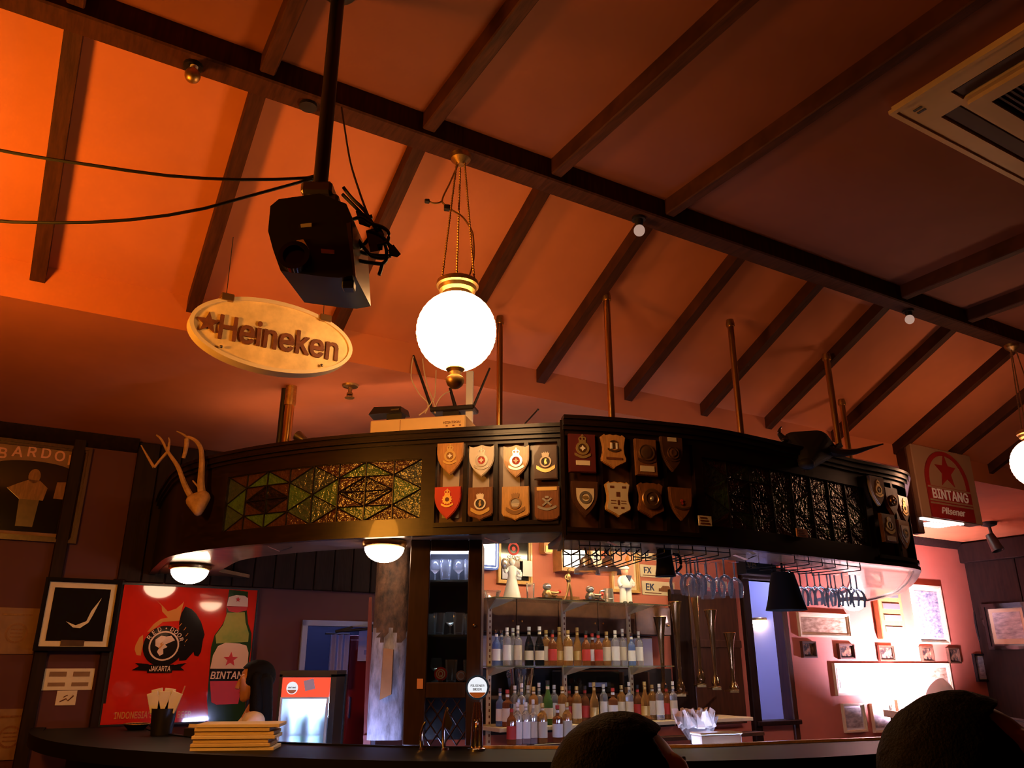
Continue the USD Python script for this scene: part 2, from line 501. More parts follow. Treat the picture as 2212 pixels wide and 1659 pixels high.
door_u0, door_u1, door_z = 2.02, 2.72, 1.86
h_u0, h_u1, h_z0, h_z1 = 7.27, 7.85, 0.9, 2.46
wall = Polygon([(-4, 0), (13, 0), (13, LOWC + .05), (-4, LOWC + .05)]).difference(unary_union([
    Polygon([(door_u0, -1), (door_u1, -1), (door_u1, door_z), (door_u0, door_z)]), Polygon([(h_u0, h_z0), (h_u1, h_z0), (h_u1, h_z1), (h_u0, h_z1)])]))
uS = 3.4
left_wall = wall.intersection(Polygon([(-9, -1), (uS, -1), (uS, 9), (-9, 9)]))
right_wall = wall.intersection(Polygon([(uS, -1), (19, -1), (19, 9), (uS, 9)]))
A = T('wall_back', 'long back wall, dimmed to maroon at one end and terracotta behind the shelves and pictures', 'wall', rz=RZ, kind='structure')
O('maroon_plaster', slabs(left_wall, BACK, BACK + .12), 'plaster_maroon_dimmed', A, smooth=False, label='terracotta plaster with dim light put into its colour')
O('terracotta_plaster', slabs(right_wall, BACK, BACK + .12), 'plaster_wall', A, smooth=False, label='warm terracotta plaster')
A = T('wall_left', 'maroon side wall of the room', 'wall', rz=RZ, kind='structure')
O('plaster', bx(-4.1, -4, -4.2, 7.05, 0, 4.1), 'plaster_maroon_dimmed', A)
A = T('wall_right', 'dark timber side wall at the far end of the picture wall', 'wall', rz=RZ, kind='structure')
for k in range(14):
    n0 = 7.0 - .8 * (k + 1)
    O('board', bx(11.86, 11.96, n0 + .004, n0 + .796, 0, 4.1, .006), 'timber_panel', A)
A = T('wall_front', 'maroon wall of the room behind the viewer', 'wall', rz=RZ, kind='structure')
O('plaster', bx(-4.1, 13, -4.3, -4.2, 0, 4.1), 'plaster_maroon_dimmed', A)

# two rooms behind the back wall
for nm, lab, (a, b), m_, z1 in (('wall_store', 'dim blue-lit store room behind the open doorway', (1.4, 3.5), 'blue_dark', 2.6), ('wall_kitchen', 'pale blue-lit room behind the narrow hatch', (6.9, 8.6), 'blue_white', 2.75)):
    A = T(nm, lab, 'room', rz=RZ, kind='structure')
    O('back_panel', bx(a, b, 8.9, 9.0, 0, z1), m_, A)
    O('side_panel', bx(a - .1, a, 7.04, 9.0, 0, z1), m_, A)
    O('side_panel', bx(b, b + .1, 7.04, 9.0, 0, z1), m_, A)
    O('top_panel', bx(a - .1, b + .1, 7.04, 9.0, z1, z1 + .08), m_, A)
A = T('door_1', 'doorway into the dark store room with closer arm, blue light put into its frame colour', 'door', rz=RZ, kind='structure')
O('jamb', bx(door_u0 - .0, door_u0 + .045, BACK - .03, BACK + .13, 0, door_z), 'blue_and_blue_lit', A)
O('jamb', bx(door_u1 - .045, door_u1, BACK - .03, BACK + .13, 0, door_z), 'blue_and_blue_lit', A)
O('head', bx(door_u0, door_u1, BACK - .03, BACK + .13, door_z - .045, door_z), 'blue_and_blue_lit', A)
O('closer_arm', cat(cyl((2.3, BACK - .05, 1.77), (2.62, BACK - .16, 1.80), .012), bx(2.56, 2.68, BACK - .2, BACK - .12, 1.77, 1.83, .01), cyl((2.3, BACK - .05, 1.77), (2.45, BACK - .04, 1.81), .010)), 'black', A)
A = T('window_1', 'narrow hatch with a brown timber frame in the terracotta wall', 'window', rz=RZ, kind='structure')
O('frame_post', bx(h_u1 - .02, h_u1 + .07, BACK - .03, BACK + .13, .0, 2.62, .01), 'mahogany_brown', A)
O('frame_post', bx(h_u0 - .10, h_u0 + .02, BACK - .06, BACK + .13, .0, 2.62, .01), 'timber_panel', A)
O('frame_head', bx(h_u0 - .10, h_u1 + .07, BACK - .07, BACK + .13, h_z1, h_z1 + .16, .01), 'timber_panel', A)
O('sill', bx(h_u0 - .08, h_u1 + .05, BACK - .09, BACK + .13, h_z0 - .04, h_z0 + .01, .008), 'timber_panel', A)

# timber cladding and posts on the maroon end of the wall
uA, zA = uz(300, 958, BACK - .03)
A = T('trim_1', 'tall dark timber cladding on the wall beside the dimmed plaster', 'cladding', rz=RZ, kind='structure')
zb = uz(263, 1250, BACK - .03)[1] - .02
for k in range(13):
    a = uA + k * .17
    O('board', bx(a + .003, a + .167, BACK - .03, BACK + .01, zb, LOWC - .01, .006), 'timber_panel', A)
for i, (px, py) in enumerate(((164, 1008), (234, 1400))):
    u, _ = uz(px, py, BACK - .03)
    A = T(f'trim_{i + 2}', ('dark vertical timber post on the maroon wall beside the big framed poster', 'dark vertical timber post between the small framed picture and the red beer poster')[i], 'trim', rz=RZ, kind='structure')
    O('post', bx(u - .045, u + .045, BACK - .05, BACK + .01, 0, LOWC if i == 0 else 2.12, .008), 'timber_panel', A)
A = T('trim_4', 'dark timber cornice where the picture wall meets the low ceiling', 'cornice', rz=RZ, kind='structure')
O('moulding', hull([(u, n, z) for u in (7.9, 11.86) for n, z in ((BACK, LOWC), (BACK - .09, LOWC), (BACK - .06, LOWC - .05), (BACK, LOWC - .10))]), 'timber_panel', A)
O('moulding', hull([(u, n, z) for u in (-4, uA) for n, z in ((BACK, LOWC), (BACK - .09, LOWC), (BACK - .06, LOWC - .05), (BACK, LOWC - .10))]), 'timber_panel', A)
A = T('trim_5', 'dark beam along the top of the side wall', 'beam', rz=RZ, kind='structure')
O('beam', bx(11.74, 11.87, -1, BACK, LOWC - .30, LOWC - .02, .01), 'timber_panel', A)
A = T('trim_6', 'dark timber post running up from the canopy end to the fascia, beside the round-topped beer sign', 'post', rz=RZ, kind='structure')
uP, _ = uz(1958, 1010, FASC - .05)
O('post', bx(uP - .05, uP + .04, FASC - .1, FASC - .005, LOWC - .62, 3.47, .008), 'timber_dark', A)

# ================================================================ the bar canopy: one long bent board hung from brass pipes
LP = np.array([(-2.83, 6.36), (-2.5, 5.72), (-2.19, 5.21), (-1.74, 4.83), (-1.06, 4.5), (-.57, 4.37), (-.01, 4.26), (.275, 4.215)])
RP = np.array([(.275, 4.165), (1.0, 4.36), (1.62, 4.72), (2.18, 5.11), (2.78, 5.55), (2.9, 5.8), (3.05, 6.15), (3.3, 6.8), (3.55, 7.6), (3.65, 8.6)])
LB, LT, RB, RT = EYE + .675, EYE + 1.235, EYE + .625, EYE + 1.265


class Path:
    def __init__(self, pts, n=240):
        self.p = spline(pts, n)
        self.s = np.r_[0, np.cumsum(np.linalg.norm(np.diff(self.p, axis=0), axis=1))]
        t = np.gradient(self.p, axis=0)
        t /= np.linalg.norm(t, axis=1, keepdims=True)
        k = np.ones(9) / 9
        t = np.stack([np.convolve(np.pad(t[:, i], 4, 'edge'), k, 'valid') for i in (0, 1)], 1)
        t /= np.linalg.norm(t, axis=1, keepdims=True)
        self.t, self.n = t, np.c_[t[:, 1], -t[:, 0]]
        self.L = self.s[-1]

    def at(self, s, o=0.0):
        s = np.atleast_1d(s)
        q = np.stack([np.interp(s, self.s, self.p[:, k]) + o * np.interp(s, self.s, self.n[:, k]) for k in (0, 1)], 1)
        return q

    def yaw(self, s):
        return math.degrees(math.atan2(np.interp(s, self.s, self.t[:, 1]), np.interp(s, self.s, self.t[:, 0])))

    def from_px(self, px, z, o=0.0):
        ss = np.linspace(0, self.L, 900)
        xs = np.array([proj([*q, z])[0] for q in self.at(ss, o)])
        k = int(np.argmax(xs)) + 1                     # only the part of the curve that faces us
        return float(ss[:k][np.argmin(np.abs(xs[:k] - px))])

    def z_px(self, s, py, o=0.0):
        x, y = self.at(s, o)[0]
        lo, hi = EYE - 1, EYE + 3
        for _ in range(40):
            m = (lo + hi) / 2
            lo, hi = (m, hi) if proj([x, y, m])[1] > py else (lo, m)
        return lo


CL, CR = Path(LP), Path(RP)


def curved(path, s0, s1, o0, o1, z0, z1, step=.06):
    """a bent board: along the path from s0 to s1, o0..o1 towards the room, z0..z1"""
    k = max(2, int((s1 - s0) / step) + 1)
    s = np.linspace(s0, s1, k)
    a, b = path.at(s, o0), path.at(s, o1)
    v = np.vstack([np.c_[a, np.full(k, z0)], np.c_[b, np.full(k, z0)], np.c_[b, np.full(k, z1)], np.c_[a, np.full(k, z1)]])
    f = []
    for c in range(4):
        d = (c + 1) % 4
        for i in range(k - 1):
            f += [(c * k + i, c * k + i + 1, d * k + i + 1), (c * k + i, d * k + i + 1, d * k + i)]
    f += [(0, k, 2 * k), (0, 2 * k, 3 * k), (k - 1, 3 * k - 1, 2 * k - 1), (k - 1, 4 * k - 1, 3 * k - 1)]
    m = trimesh.Trimesh(v, np.array(f), process=False)
    if m.volume < 0:
        m.invert()
    return m


CAN = T('bar_canopy', 'dark polished timber canopy curving over the bar, with stained glass and bays for plaques', 'bar canopy')
sLw = [CL.from_px(x, 2.45) for x in (486, 909)]
sLb = [CL.from_px(x, 2.45) for x in (940, 1206)]
sRb = [CR.from_px(x, 2.45) for x in (1222, 1502)]
sRw = [CR.from_px(x, 2.45) for x in (1520, 1872)]
sRe = [CR.from_px(x, 2.45) for x in (1886, 1975)]
sRe[1] = min(sRe[0] + .75, CR.L)
wzL = (LB + .085, LT - .135)
wzR = (RB + .10, RT - .15)
bzL = (LB + .035, LT - .075)
bzR = (RB + .035, RT - .085)


def openings(path, spans, zs, zb, zt, o0, o1):
    out, s = [], 0.0
    for (a, b), (z0, z1) in zip(spans, zs):
        out += [curved(path, s, a, o0, o1, zb, zt), curved(path, a, b, o0, o1, zb, z0), curved(path, a, b, o0, o1, z1, zt)]
        s = b
    out.append(curved(path, s, path.L, o0, o1, zb, zt))
    return cat(out)


O('face_board', openings(CL, [sLw, sLb], [wzL, bzL], LB, LT, -.035, 0), 'mahogany', CAN)
O('face_board', openings(CR, [sRb, sRw, sRe], [bzR, wzR, bzR], RB, RT, -.035, 0), 'mahogany', CAN)
O('back_board', curved(CL, 0, CL.L, -.06, -.048, LB, LT), 'mahogany', CAN)
O('back_board', curved(CR, 0, CR.L, -.06, -.048, RB, RT), 'mahogany', CAN)
for pth, zb, zt in ((CL, LB, LT), (CR, RB, RT)):
    e = pth.L
    for k, (o, a, b) in enumerate(((.045, .0, .020), (.030, -.022, .0), (.034, -.034, -.024), (.018, -.056, -.036))):
        O('cornice_moulding', curved(pth, 0, e, -.03, o, zt + a, zt + b), 'mahogany', CAN)
    O('lower_moulding', curved(pth, 0, e, -.03, .014, zb - .012, zb + .012), 'mahogany', CAN)
    O('top_board', curved(pth, 0, e, -.46, -.03, zt - .02, zt), 'timber_dark', CAN)
O('end_board', bx(.262, .282, 4.16, 4.68, RB, RT), 'mahogany', CAN)


def soffit(path, z, k, s_end=None):
    s = np.linspace(0, path.L, k)
    f_, b_ = path.at(s, -.02), path.at(s, -.46)
    v, f = [], []
    for zz in (z, z + .03):
        for q in (f_, b_):
            v.append(np.c_[q, np.full(k, zz)])
    v = np.vstack(v)
    for i in range(k - 1):
        f += [(i, i + 1, k + i + 1), (i, k + i + 1, k + i), (2 * k + i, 3 * k + i + 1, 2 * k + i + 1), (2 * k + i, 3 * k + i, 3 * k + i + 1)]
        f += [(k + i, k + i + 1, 3 * k + i + 1), (k + i, 3 * k + i + 1, 3 * k + i), (i, 2 * k + i + 1, i + 1), (i, 2 * k + i, 2 * k + i + 1)]
    f += [(0, k, 3 * k), (0, 3 * k, 2 * k), (k - 1, 4 * k - 1, 2 * k - 1), (k - 1, 3 * k - 1, 4 * k - 1)]
    m = trimesh.Trimesh(v, np.array(f), process=False)
    if m.volume < 0:
        m.invert()
    return m


O('soffit_board', soffit(CL, LB + .002, 60), 'mahogany_soffit', CAN)
O('soffit_board', soffit(CR, RB + .002, 80), 'mahogany_soffit', CAN)
# wide corner of the soffit that runs back to the wall at the left end
cor = [tuple(CL.at(s, -.02)[0]) for s in np.linspace(0, CL.L * .36, 14)]
inner = [tuple(atz(x, y, LB)[:2]) for x, y in ((640, 1191), (550, 1203), (487, 1213), (450, 1232))]
wl_ = un(1.55, BACK - .02)[:2]
pg = Polygon(cor + inner + [tuple(wl_)]).buffer(0)
pg = max(getattr(pg, 'geoms', [pg]), key=lambda g: g.area)
mm = trimesh.creation.extrude_polygon(pg, .028, engine='earcut')
mm.apply_translation([0, 0, LB + .0035])
O('soffit_corner', mm, 'mahogany_soffit', CAN)


def curve_prism(path, poly, o0, o1):
    """a convex polygon drawn in (s, z) on the canopy face, with thickness"""
    P = [[*path.at(s, o)[0], z] for s, z in poly for o in (o0, o1)]
    return hull(P)


GROUP = []
for sx in (-1, 1):
    GROUP += [([(0, .5), (0, .75), (sx, .5)], 'glass_black'), ([(0, .5), (0, .25), (sx, .5)], 'glass_black'),
              ([(0, .75), (sx, .75), (sx, .5)], 'glass_brown'), ([(0, .25), (sx, .25), (sx, .5)], 'glass_brown'),
              ([(0, 1), (0, .75), (sx, .75)], 'glass_green'), ([(0, 0), (0, .25), (sx, .25)], 'glass_green'),
              ([(sx, .75), (sx, .25), (2 * sx, .5)], 'glass_green'),
              ([(0, 1), (sx, .75), (sx, 1)], 'glass_brown'), ([(0, 0), (sx, .25), (sx, 0)], 'glass_brown'),
              ([(sx, 1), (sx, .75), (2 * sx, 1)], 'glass_brown'), ([(sx, 0), (sx, .25), (2 * sx, 0)], 'glass_brown'),
              ([(sx, .75), (2 * sx, .5), (2 * sx, 1)], 'glass_grey'), ([(sx, .25), (2 * sx, .5), (2 * sx, 0)], 'glass_olive')]
for path, (a, b), (z0, z1) in ((CL, sLw, wzL), (CR, sRw, wzR)):
    lead = []
    cols = [a + (b - a) * k / 8 for k in range(9)]
    F = lambda x, y: (a + (b - a) * x / 8, z0 + (z1 - z0) * y)
    for s in cols:
        lead.append(curved(path, s - .003, s + .003, -.044, -.008, z0, z1, .003))
    segs = []
    for g in (2, 6):
        segs += [((g - 1, .75), (g + 1, .75)), ((g - 1, .25), (g + 1, .25)), ((g - 1, .5), (g + 1, .5))]
        for sx in (-1, 1):
            segs += [((g + sx, .5), (g, .75)), ((g + sx, .5), (g, .25)), ((g, 1), (g + 2 * sx, .5)), ((g, 0), (g + 2 * sx, .5)), ((g + sx, .75), (g + 2 * sx, 1)), ((g + sx, .25), (g + 2 * sx, 0))]
    for p, q in segs:
        p, q = F(*p), F(*q)
        pp = [[*path.at(p[0] + (q[0] - p[0]) * t, -.010)[0], p[1] + (q[1] - p[1]) * t] for t in np.linspace(0, 1, 4)]
        lead.append(tube(pp, .0032, 4))
    lead.append(curved(path, a, b, -.03, -.006, z0 - .012, z0 + .004))
    lead.append(curved(path, a, b, -.03, -.006, z1 - .004, z1 + .012))
    W_ = O('leaded_window', cat(lead), 'lead', CAN, smooth=False)
    for g in (2, 6):
        for poly, m_ in GROUP:
            c = np.mean(poly, 0)
            q = [F(g + x + (c[0] - x) * .02, y + (c[1] - y) * .02) for x, y in poly]
            O('pane', curve_prism(path, q, -.030, -.016), m_, W_, smooth=False)

# stiles between the plaque bays
for path, (a, b), (z0, z1), n in ((CL, sLb, bzL, 4), (CR, sRb, bzR, 4), (CR, sRe, bzR, 3)):
    for k in range(1, n):
        s = a + (b - a) * k / n
        O('bay_stile', curved(path, s - .012, s + .012, -.048, .004, z0, z1, .02), 'mahogany', CAN)
    O('bay_rail', curved(path, a, b, -.048, .012, z0 - .004, z0 + .02), 'mahogany', CAN)
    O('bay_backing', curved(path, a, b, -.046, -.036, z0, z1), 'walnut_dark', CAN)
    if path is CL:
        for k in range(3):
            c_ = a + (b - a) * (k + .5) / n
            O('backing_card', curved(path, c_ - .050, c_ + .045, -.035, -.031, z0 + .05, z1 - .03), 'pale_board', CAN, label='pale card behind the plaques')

# ---------------------------------------------------------------- plaques
def shield_pts(kind, w, h):
    x, t, b = w / 2, h / 2, -h / 2
    if kind == 'shield':
        c = [(-x, t), (x, t), (x, t - h * .25)]
        right = [(x * (1 - a ** 2.3), t - h * .25 - h * .75 * a) for a in np.linspace(.1, 1, 11)]
        c += right[:-1] + [(0, b)]
        return c + [(-px, pz) for px, pz in right[:-1][::-1]] + [(-x, t - h * .25)]
    if kind == 'notched':
        top = [(-x, t * .95), (-x * .7, t * .86), (-x * .3, t * .92), (0, t), (x * .3, t * .92), (x * .7, t * .86), (x, t * .95)]
        right = [(x * (1 - a ** 2.5), t * .4 - h * .70 * a) for a in np.linspace(.05, 1, 11)]
        return top + right[:-1] + [(0, b)] + [(-px, pz) for px, pz in right[:-1][::-1]]
    if kind == 'point':
        return [(-x, t), (x, t), (x * 1.02, b * .55), (x * .9, b * .72), (x * .35, b * .86), (0, b), (-x * .35, b * .86), (-x * .9, b * .72), (-x * 1.02, b * .55)]
    if kind == 'round':
        return [(-x, t), (x, t), (x, b * .72), (x * .82, b * .92), (x * .3, b), (-x * .3, b), (-x * .82, b * .92), (-x, b * .72)]
    if kind == 'rect':
        return [(-x, t), (x, t), (x, b), (-x, b)]
    if kind == 'ornate':
        r = [(0, t * .96), (x * .25, t), (x * .62, t * .93), (x * .72, t), (x, t * .84), (x * .93, t * .6), (x * .84, t * .25), (x * .86, -t * .1), (x, -t * .42), (x * .97, -t * .6), (x * .7, -t * .72), (x * .3, -t * .86), (0, -t)]
        return r + [(-p, q) for p, q in r[-2:0:-1]]
    raise ValueError(kind)


def crown(w, z, y):
    base = Polygon([(-w * .42, z), (w * .42, z), (w * .45, z + w * .22), (-w * .45, z + w * .22)])
    arcs = unary_union([Polygon(ellipse(s * w * .22, z + w * .45, w * .28, w * .30, 16)) for s in (-1, 1)])
    hole = unary_union([Polygon(ellipse(s * w * .22, z + w * .45, w * .14, w * .16, 12)) for s in (-1, 1)])
    cross = unary_union([Polygon([(-w * .05, z + w * .6), (w * .05, z + w * .6), (w * .05, z + w * 1.05), (-w * .05, z + w * 1.05)]), Polygon([(-w * .16, z + w * .80), (w * .16, z + w * .80), (w * .16, z + w * .90), (-w * .16, z + w * .90)])])
    return slabs(unary_union([base, arcs.difference(hole), cross]), y - .004, y)


def naval_crown(w, z, y):
    pts = [(-w * .45, z), (w * .45, z), (w * .52, z + w * .5), (w * .34, z + w * .42), (w * .30, z + w * .62), (w * .1, z + w * .45), (0, z + w * .68), (-w * .1, z + w * .45), (-w * .30, z + w * .62), (-w * .34, z + w * .42), (-w * .52, z + w * .5)]
    return slabs(pts, y - .005, y)


def scroll(w, h, z, y):
    up = [(w * t, z + h * .9 * (t * 2) ** 2) for t in np.linspace(-.5, .5, 13)]
    lo = [(w * t, z - h + h * .9 * (t * 2) ** 2) for t in np.linspace(.5, -.5, 13)]
    ends = [Polygon([(s * w * .42, z + h * .5), (s * w * .60, z + h * 1.1), (s * w * .62, z + h * .2), (s * w * .46, z - h * .4)]) for s in (-1, 1)]
    return slabs(unary_union([Polygon(up + lo)] + ends), y - .004, y)


def plaque(name, label, path, px, py, w, h, kind, wood, crest, plate=None, cz=.05, csize=.42, trim=None, o=.016, group=None, scene=None, pz=None):
    s = path.from_px(px, 2.45)
    z = path.z_px(s, py)
    x, y = path.at(s, o)[0]
    A = T('plaque', label, 'plaque', (x, y, z), path.yaw(s))
    pts = Polygon(shield_pts(kind, w, h)).buffer(0)
    bd = cat(slabs(pts, -.006, .014), slabs(pts.buffer(-.004), -.011, -.006))
    O('board', bd, wood, A, smooth=False)
    if trim:
        O('backing', slabs(pts.buffer(.006), .014, .02), trim, A, smooth=False)
    yf = -.011
    r = w * csize / 2
    c0 = h * cz
    if crest in ('crown_ring', 'crown_star', 'crown_wreath'):
        cm = {'crown_ring': 'crest_gold', 'crown_star': 'crest_gold', 'crown_wreath': 'crest_silver'}[crest]
        O('crown', crown(r * 1.25, c0 + r * .95, yf), cm, A, smooth=False)
        if crest == 'crown_star':
            O('star', slabs(Polygon(star(0, c0, r * 1.15, 12, .78)).difference(Polygon(ellipse(0, c0, r * .45, r * .45, 18))), yf - .004, yf), cm, A, smooth=False)
            O('centre', slabs(ellipse(0, c0, r * .42, r * .42, 18), yf - .005, yf), 'lettering_brown', A, smooth=False)
        else:
            O('wreath', slabs(ring(0, c0, r * 1.08, r * .70), yf - .005, yf), cm, A, smooth=False)
            O('centre', slabs(ellipse(0, c0, r * .62, r * .62, 20), yf - .003, yf), 'crest_bronze' if crest == 'crown_ring' else 'label_red', A, smooth=False)
            O('emblem', slabs(Polygon(star(0, c0, r * .5, 4, .5)), yf - .006, yf), 'crest_white', A, smooth=False)
        O('scroll', scroll(r * 2.1, r * .42, c0 - r * 1.2, yf), cm, A, smooth=False)
    elif crest in ('naval', 'naval_dark', 'naval_big'):
        cm = 'crest_gold' if crest != 'naval_dark' else 'crest_bronze'
        O('crown', naval_crown(r * 1.3, c0 + r * .92, yf), 'crest_white' if crest != 'naval_dark' else cm, A, smooth=False)
        O('rope_ring', slabs(ring(0, c0, r, r * .74), yf - .006, yf), 'crest_white' if crest != 'naval_dark' else cm, A, smooth=False)
        O('centre', slabs(ellipse(0, c0, r * .74, r * .74, 24), yf - .002, yf), 'label_black' if crest != 'naval_dark' else 'crest_silver', A, smooth=False)
        if crest == 'naval_dark':
            O('wave', slabs(unary_union([Polygon([(-r * .7, c0 - r * (.1 + q)), (r * .7, c0 - r * (.1 + q)), (r * .62, c0 - r * (.25 + q)), (-r * .62, c0 - r * (.25 + q))]) for q in (0, .3)]), yf - .004, yf), 'crest_white', A, smooth=False)
        else:
            O('emblem', slabs([(-r * .15, c0 - r * .55), (r * .3, c0 - r * .3), (r * .1, c0 + r * .1), (r * .2, c0 + r * .5), (-r * .1, c0 + r * .55), (-r * .25, c0)], yf - .005, yf), 'crest_gold', A, smooth=False)
        O('scroll', scroll(r * 2.6, r * .62, c0 - r * 1.25, yf), cm, A, smooth=False)
    elif crest == 'police':
        O('cap', slabs(scroll_cap(r, c0), yf - .006, yf), 'crest_bronze', A, smooth=False)
        O('supporter', cat(*[slabs([(s_ * r * .35, c0 - r * .7), (s_ * r * .75, c0 - r * .7), (s_ * r * .75, c0 + r * .55), (s_ * r * .35, c0 + r * .55)], yf - .005, yf) for s_ in (-1, 1)]), 'crest_white', A, smooth=False)
        O('emblem', slabs([(-r * .4, c0 - r * .65), (r * .4, c0 - r * .65), (r * .42, c0 + r * .6), (-r * .42, c0 + r * .6)], yf - .003, yf), 'crest_bronze', A, smooth=False)
        O('scroll', scroll(r * 2.2, r * .4, c0 - r * .95, yf), 'crest_bronze', A, smooth=False)
    elif crest == 'boss':
        O('disc', mv(lathe([(0, .012), (r * .55, .012), (r * .62, .016), (r * .92, .012), (r, .006), (r, 0)], 30), (0, yf, c0), rx=90), 'crest_bronze' if wood != 'walnut_dark' else 'steel_dark', A)
        O('boss', ball((0, yf - .012, c0), (r * .24, .010, r * .24), 2), 'crest_silver', A)
    elif crest == 'swords':
        O('crossed_swords', cat(*[mv(bx(-.005, .005, yf - .005, yf, -r, r), (0, 0, c0 + r * .1), ry=a) for a in (50, -50)]), 'crest_silver', A, smooth=False)
        O('crown', naval_crown(r * .7, c0 + r * .75, yf), 'crest_silver', A, smooth=False)
        O('scroll', scroll(r * 2.7, r * .45, c0 - r * .95, yf), 'crest_silver', A, smooth=False)
    elif crest == 'inset':
        O('inset_shield', slabs(shield_pts('shield', w * .66, h * .60), yf - .004, yf), 'label_cream', A, smooth=False)
        O('wreath', mv(slabs(ring(0, 0, r, r * .6), yf - .007, yf), (0, 0, c0)), 'crest_silver', A, smooth=False)
        O('emblem', mv(slabs(ellipse(0, 0, r * .5, r * .28, 18), yf - .007, yf), (0, 0, c0)), 'crest_gold', A, smooth=False)
    elif crest == 'printed':
        O('printed_face', slabs(pts.buffer(-.006), yf - .001, yf), 'label_cream', A, smooth=False)
        O('print_block', cat(*[slabs([(a, b), (a + c, b), (a + c, b + d), (a, b + d)], yf - .002, yf) for a, b, c, d in
                               ((-.012, .012, .022, .026), (-.046, .058, .024, .012), (.022, .058, .024, .012), (-.044, -.012, .030, .004), (.014, -.012, .030, .004), (-.044, -.026, .030, .004), (.014, -.026, .030, .004), (-.006, -.032, .012, .026), (-.03, -.052, .022, .01), (.012, -.052, .018, .01))]), 'lettering_brown', A, smooth=False)
    elif crest == 'relief':
        O('relief', mv(lathe([(0, .010), (r * .5, .014), (r * .8, .008), (r, .010), (r * 1.05, 0)], 28), (0, yf, c0), rx=90), 'crest_bronze' if wood == 'walnut' else 'walnut_dark', A)
        O('relief_scroll', scroll(r * 2, r * .35, c0 - r * 1.05, yf), 'walnut_dark', A, smooth=False)
    elif crest == 'pin':
        O('enamel_pin', cat(*[slabs(ellipse(0, c0 + q, r * .20, r * .24, 14), yf - .005, yf) for q in (-r * .22, r * .2)]), 'label_red', A, smooth=False)
        O('pin_rim', cat(slabs(ring(0, c0 - r * .22, r * .30, r * .20), yf - .005, yf), scroll(r * 2.2, r * .3, c0 - r * .95, yf)), 'crest_bronze', A, smooth=False)
    if plate:
        a, b, zc_ = plate[:3]
        O('name_plate', bx(-a / 2, a / 2, yf - .003, yf, h * zc_ - b / 2, h * zc_ + b / 2), plate[3] if len(plate) > 3 else 'label_cream', A, smooth=False, label='engraved name plate')
    return A


def scroll_cap(r, c0):
    return [(-r * .85, c0 + r * .75), (-r * .6, c0 + r * .95), (0, c0 + r * 1.1), (r * .6, c0 + r * .95), (r * .85, c0 + r * .75), (r * .6, c0 + r * .68), (0, c0 + r * .8), (-r * .6, c0 + r * .68)]


PW = .146
for args in (
    ('tan shield plaque with a small gold crowned badge, above the scarlet shield', CL, 973, 993, .152, .180, 'shield', 'oak', 'crown_ring', None, .08, .40),
    ('white shield plaque with a tall crowned badge and scroll', CL, 1041, 997, .142, .178, 'notched', 'white_gloss', 'crown_wreath', None, .0, .46),
    ('pale buff shield plaque with a crowned badge showing a boat', CL, 1117, 998, .142, .182, 'notched', 'oak_pale', 'crown_wreath', None, .0, .46),
    ('dark plaque whose gold naval badge nearly fills it, top row beside the step', CL, 1181, 1000, .128, .190, 'rect', 'walnut_dark', 'naval', None, .0, .50),
    ('scarlet shield plaque with a gold crowned star badge', CL, 970, 1088, .148, .178, 'shield', 'red', 'crown_star', None, .10, .36),
    ('brown pointed plaque with a gold naval badge and black roundel', CL, 1040, 1090, .136, .182, 'point', 'walnut', 'naval', None, .0, .48),
    ('honey-coloured pointed plaque with a dark naval badge and wave', CL, 1114, 1089, .148, .184, 'point', 'oak_pale', 'naval_dark', None, .0, .44),
    ('brown plaque with crossed swords, a scroll and a gold strip on top', CL, 1182, 1089, .134, .182, 'round', 'walnut', 'swords', (.108, .020, .43, 'label_gold'), .02, .46),
    ('maroon square plaque with a gold crowned badge over a cream name plate', CR, 1257, 981, .150, .212, 'rect', 'maroon_velvet', 'crown_ring', (.078, .026, -.26), .12, .46),
    ('orange-brown ornate shield plaque with a capped coat of arms', CR, 1325, 977, .144, .190, 'ornate', 'oak', 'police', (.092, .012, -.22, 'lettering_brown'), .16, .38),
    ('tall brown rectangular plaque with a dark round relief and name plate', CR, 1394, 990, .128, .205, 'rect', 'walnut', 'relief', (.084, .032, -.32), .12, .70),
    ('nearly black shield plaque with a small pale label at its top', CR, 1453, 983, .136, .196, 'shield', 'walnut_dark', 'relief', (.054, .024, .42), .02, .5),
    ('dark blue-grey shield plaque with a cream inset shield and silver wreath', CR, 1261, 1080, .146, .190, 'shield', 'walnut_dark', 'inset', None, .04, .46),
    ('cream ornate shield printed with small blocks of text', CR, 1329, 1080, .142, .190, 'ornate', 'oak_pale', 'printed', None, .0, .4),
    ('dark brown ornate shield with a large round boss', CR, 1400, 1082, .150, .190, 'ornate', 'walnut', 'boss', None, .02, .78),
    ('dark shield with a tiny red enamel pin and thin scroll', CR, 1465, 1090, .138, .180, 'shield', 'walnut', 'pin', None, .05, .5),
    ('narrow glossy white shield facing sideways at the canopy end, upper row, first of three', CR, 1898, 1062, .15, .20, 'shield', 'white_gloss', 'crown_ring', None, .04, .42),
    ('dark shield at the canopy end, upper row, middle of three', CR, 1926, 1085, .15, .19, 'shield', 'walnut', 'boss', None, .04, .5),
    ('shield on the very end of the canopy, upper row, last of three', CR, 1949, 1102, .15, .19, 'shield', 'oak', 'crown_star', None, .04, .42),
    ('rectangular plaque at the canopy end, lower row, with a cream plate', CR, 1910, 1142, .15, .19, 'rect', 'walnut', 'naval', (.09, .03, -.36), .10, .42),
    ('shield at the canopy end, lower row, next to the rectangular plaque', CR, 1942, 1155, .15, .19, 'shield', 'oak', 'inset', None, .04, .42),
):
    lab, pth, px, py, w, h, kind, wood, crest, plate_, cz_, cs_ = args
    plaque('plaque', lab, pth, px, py, w, h, kind, wood, crest, plate_, cz_, cs_)
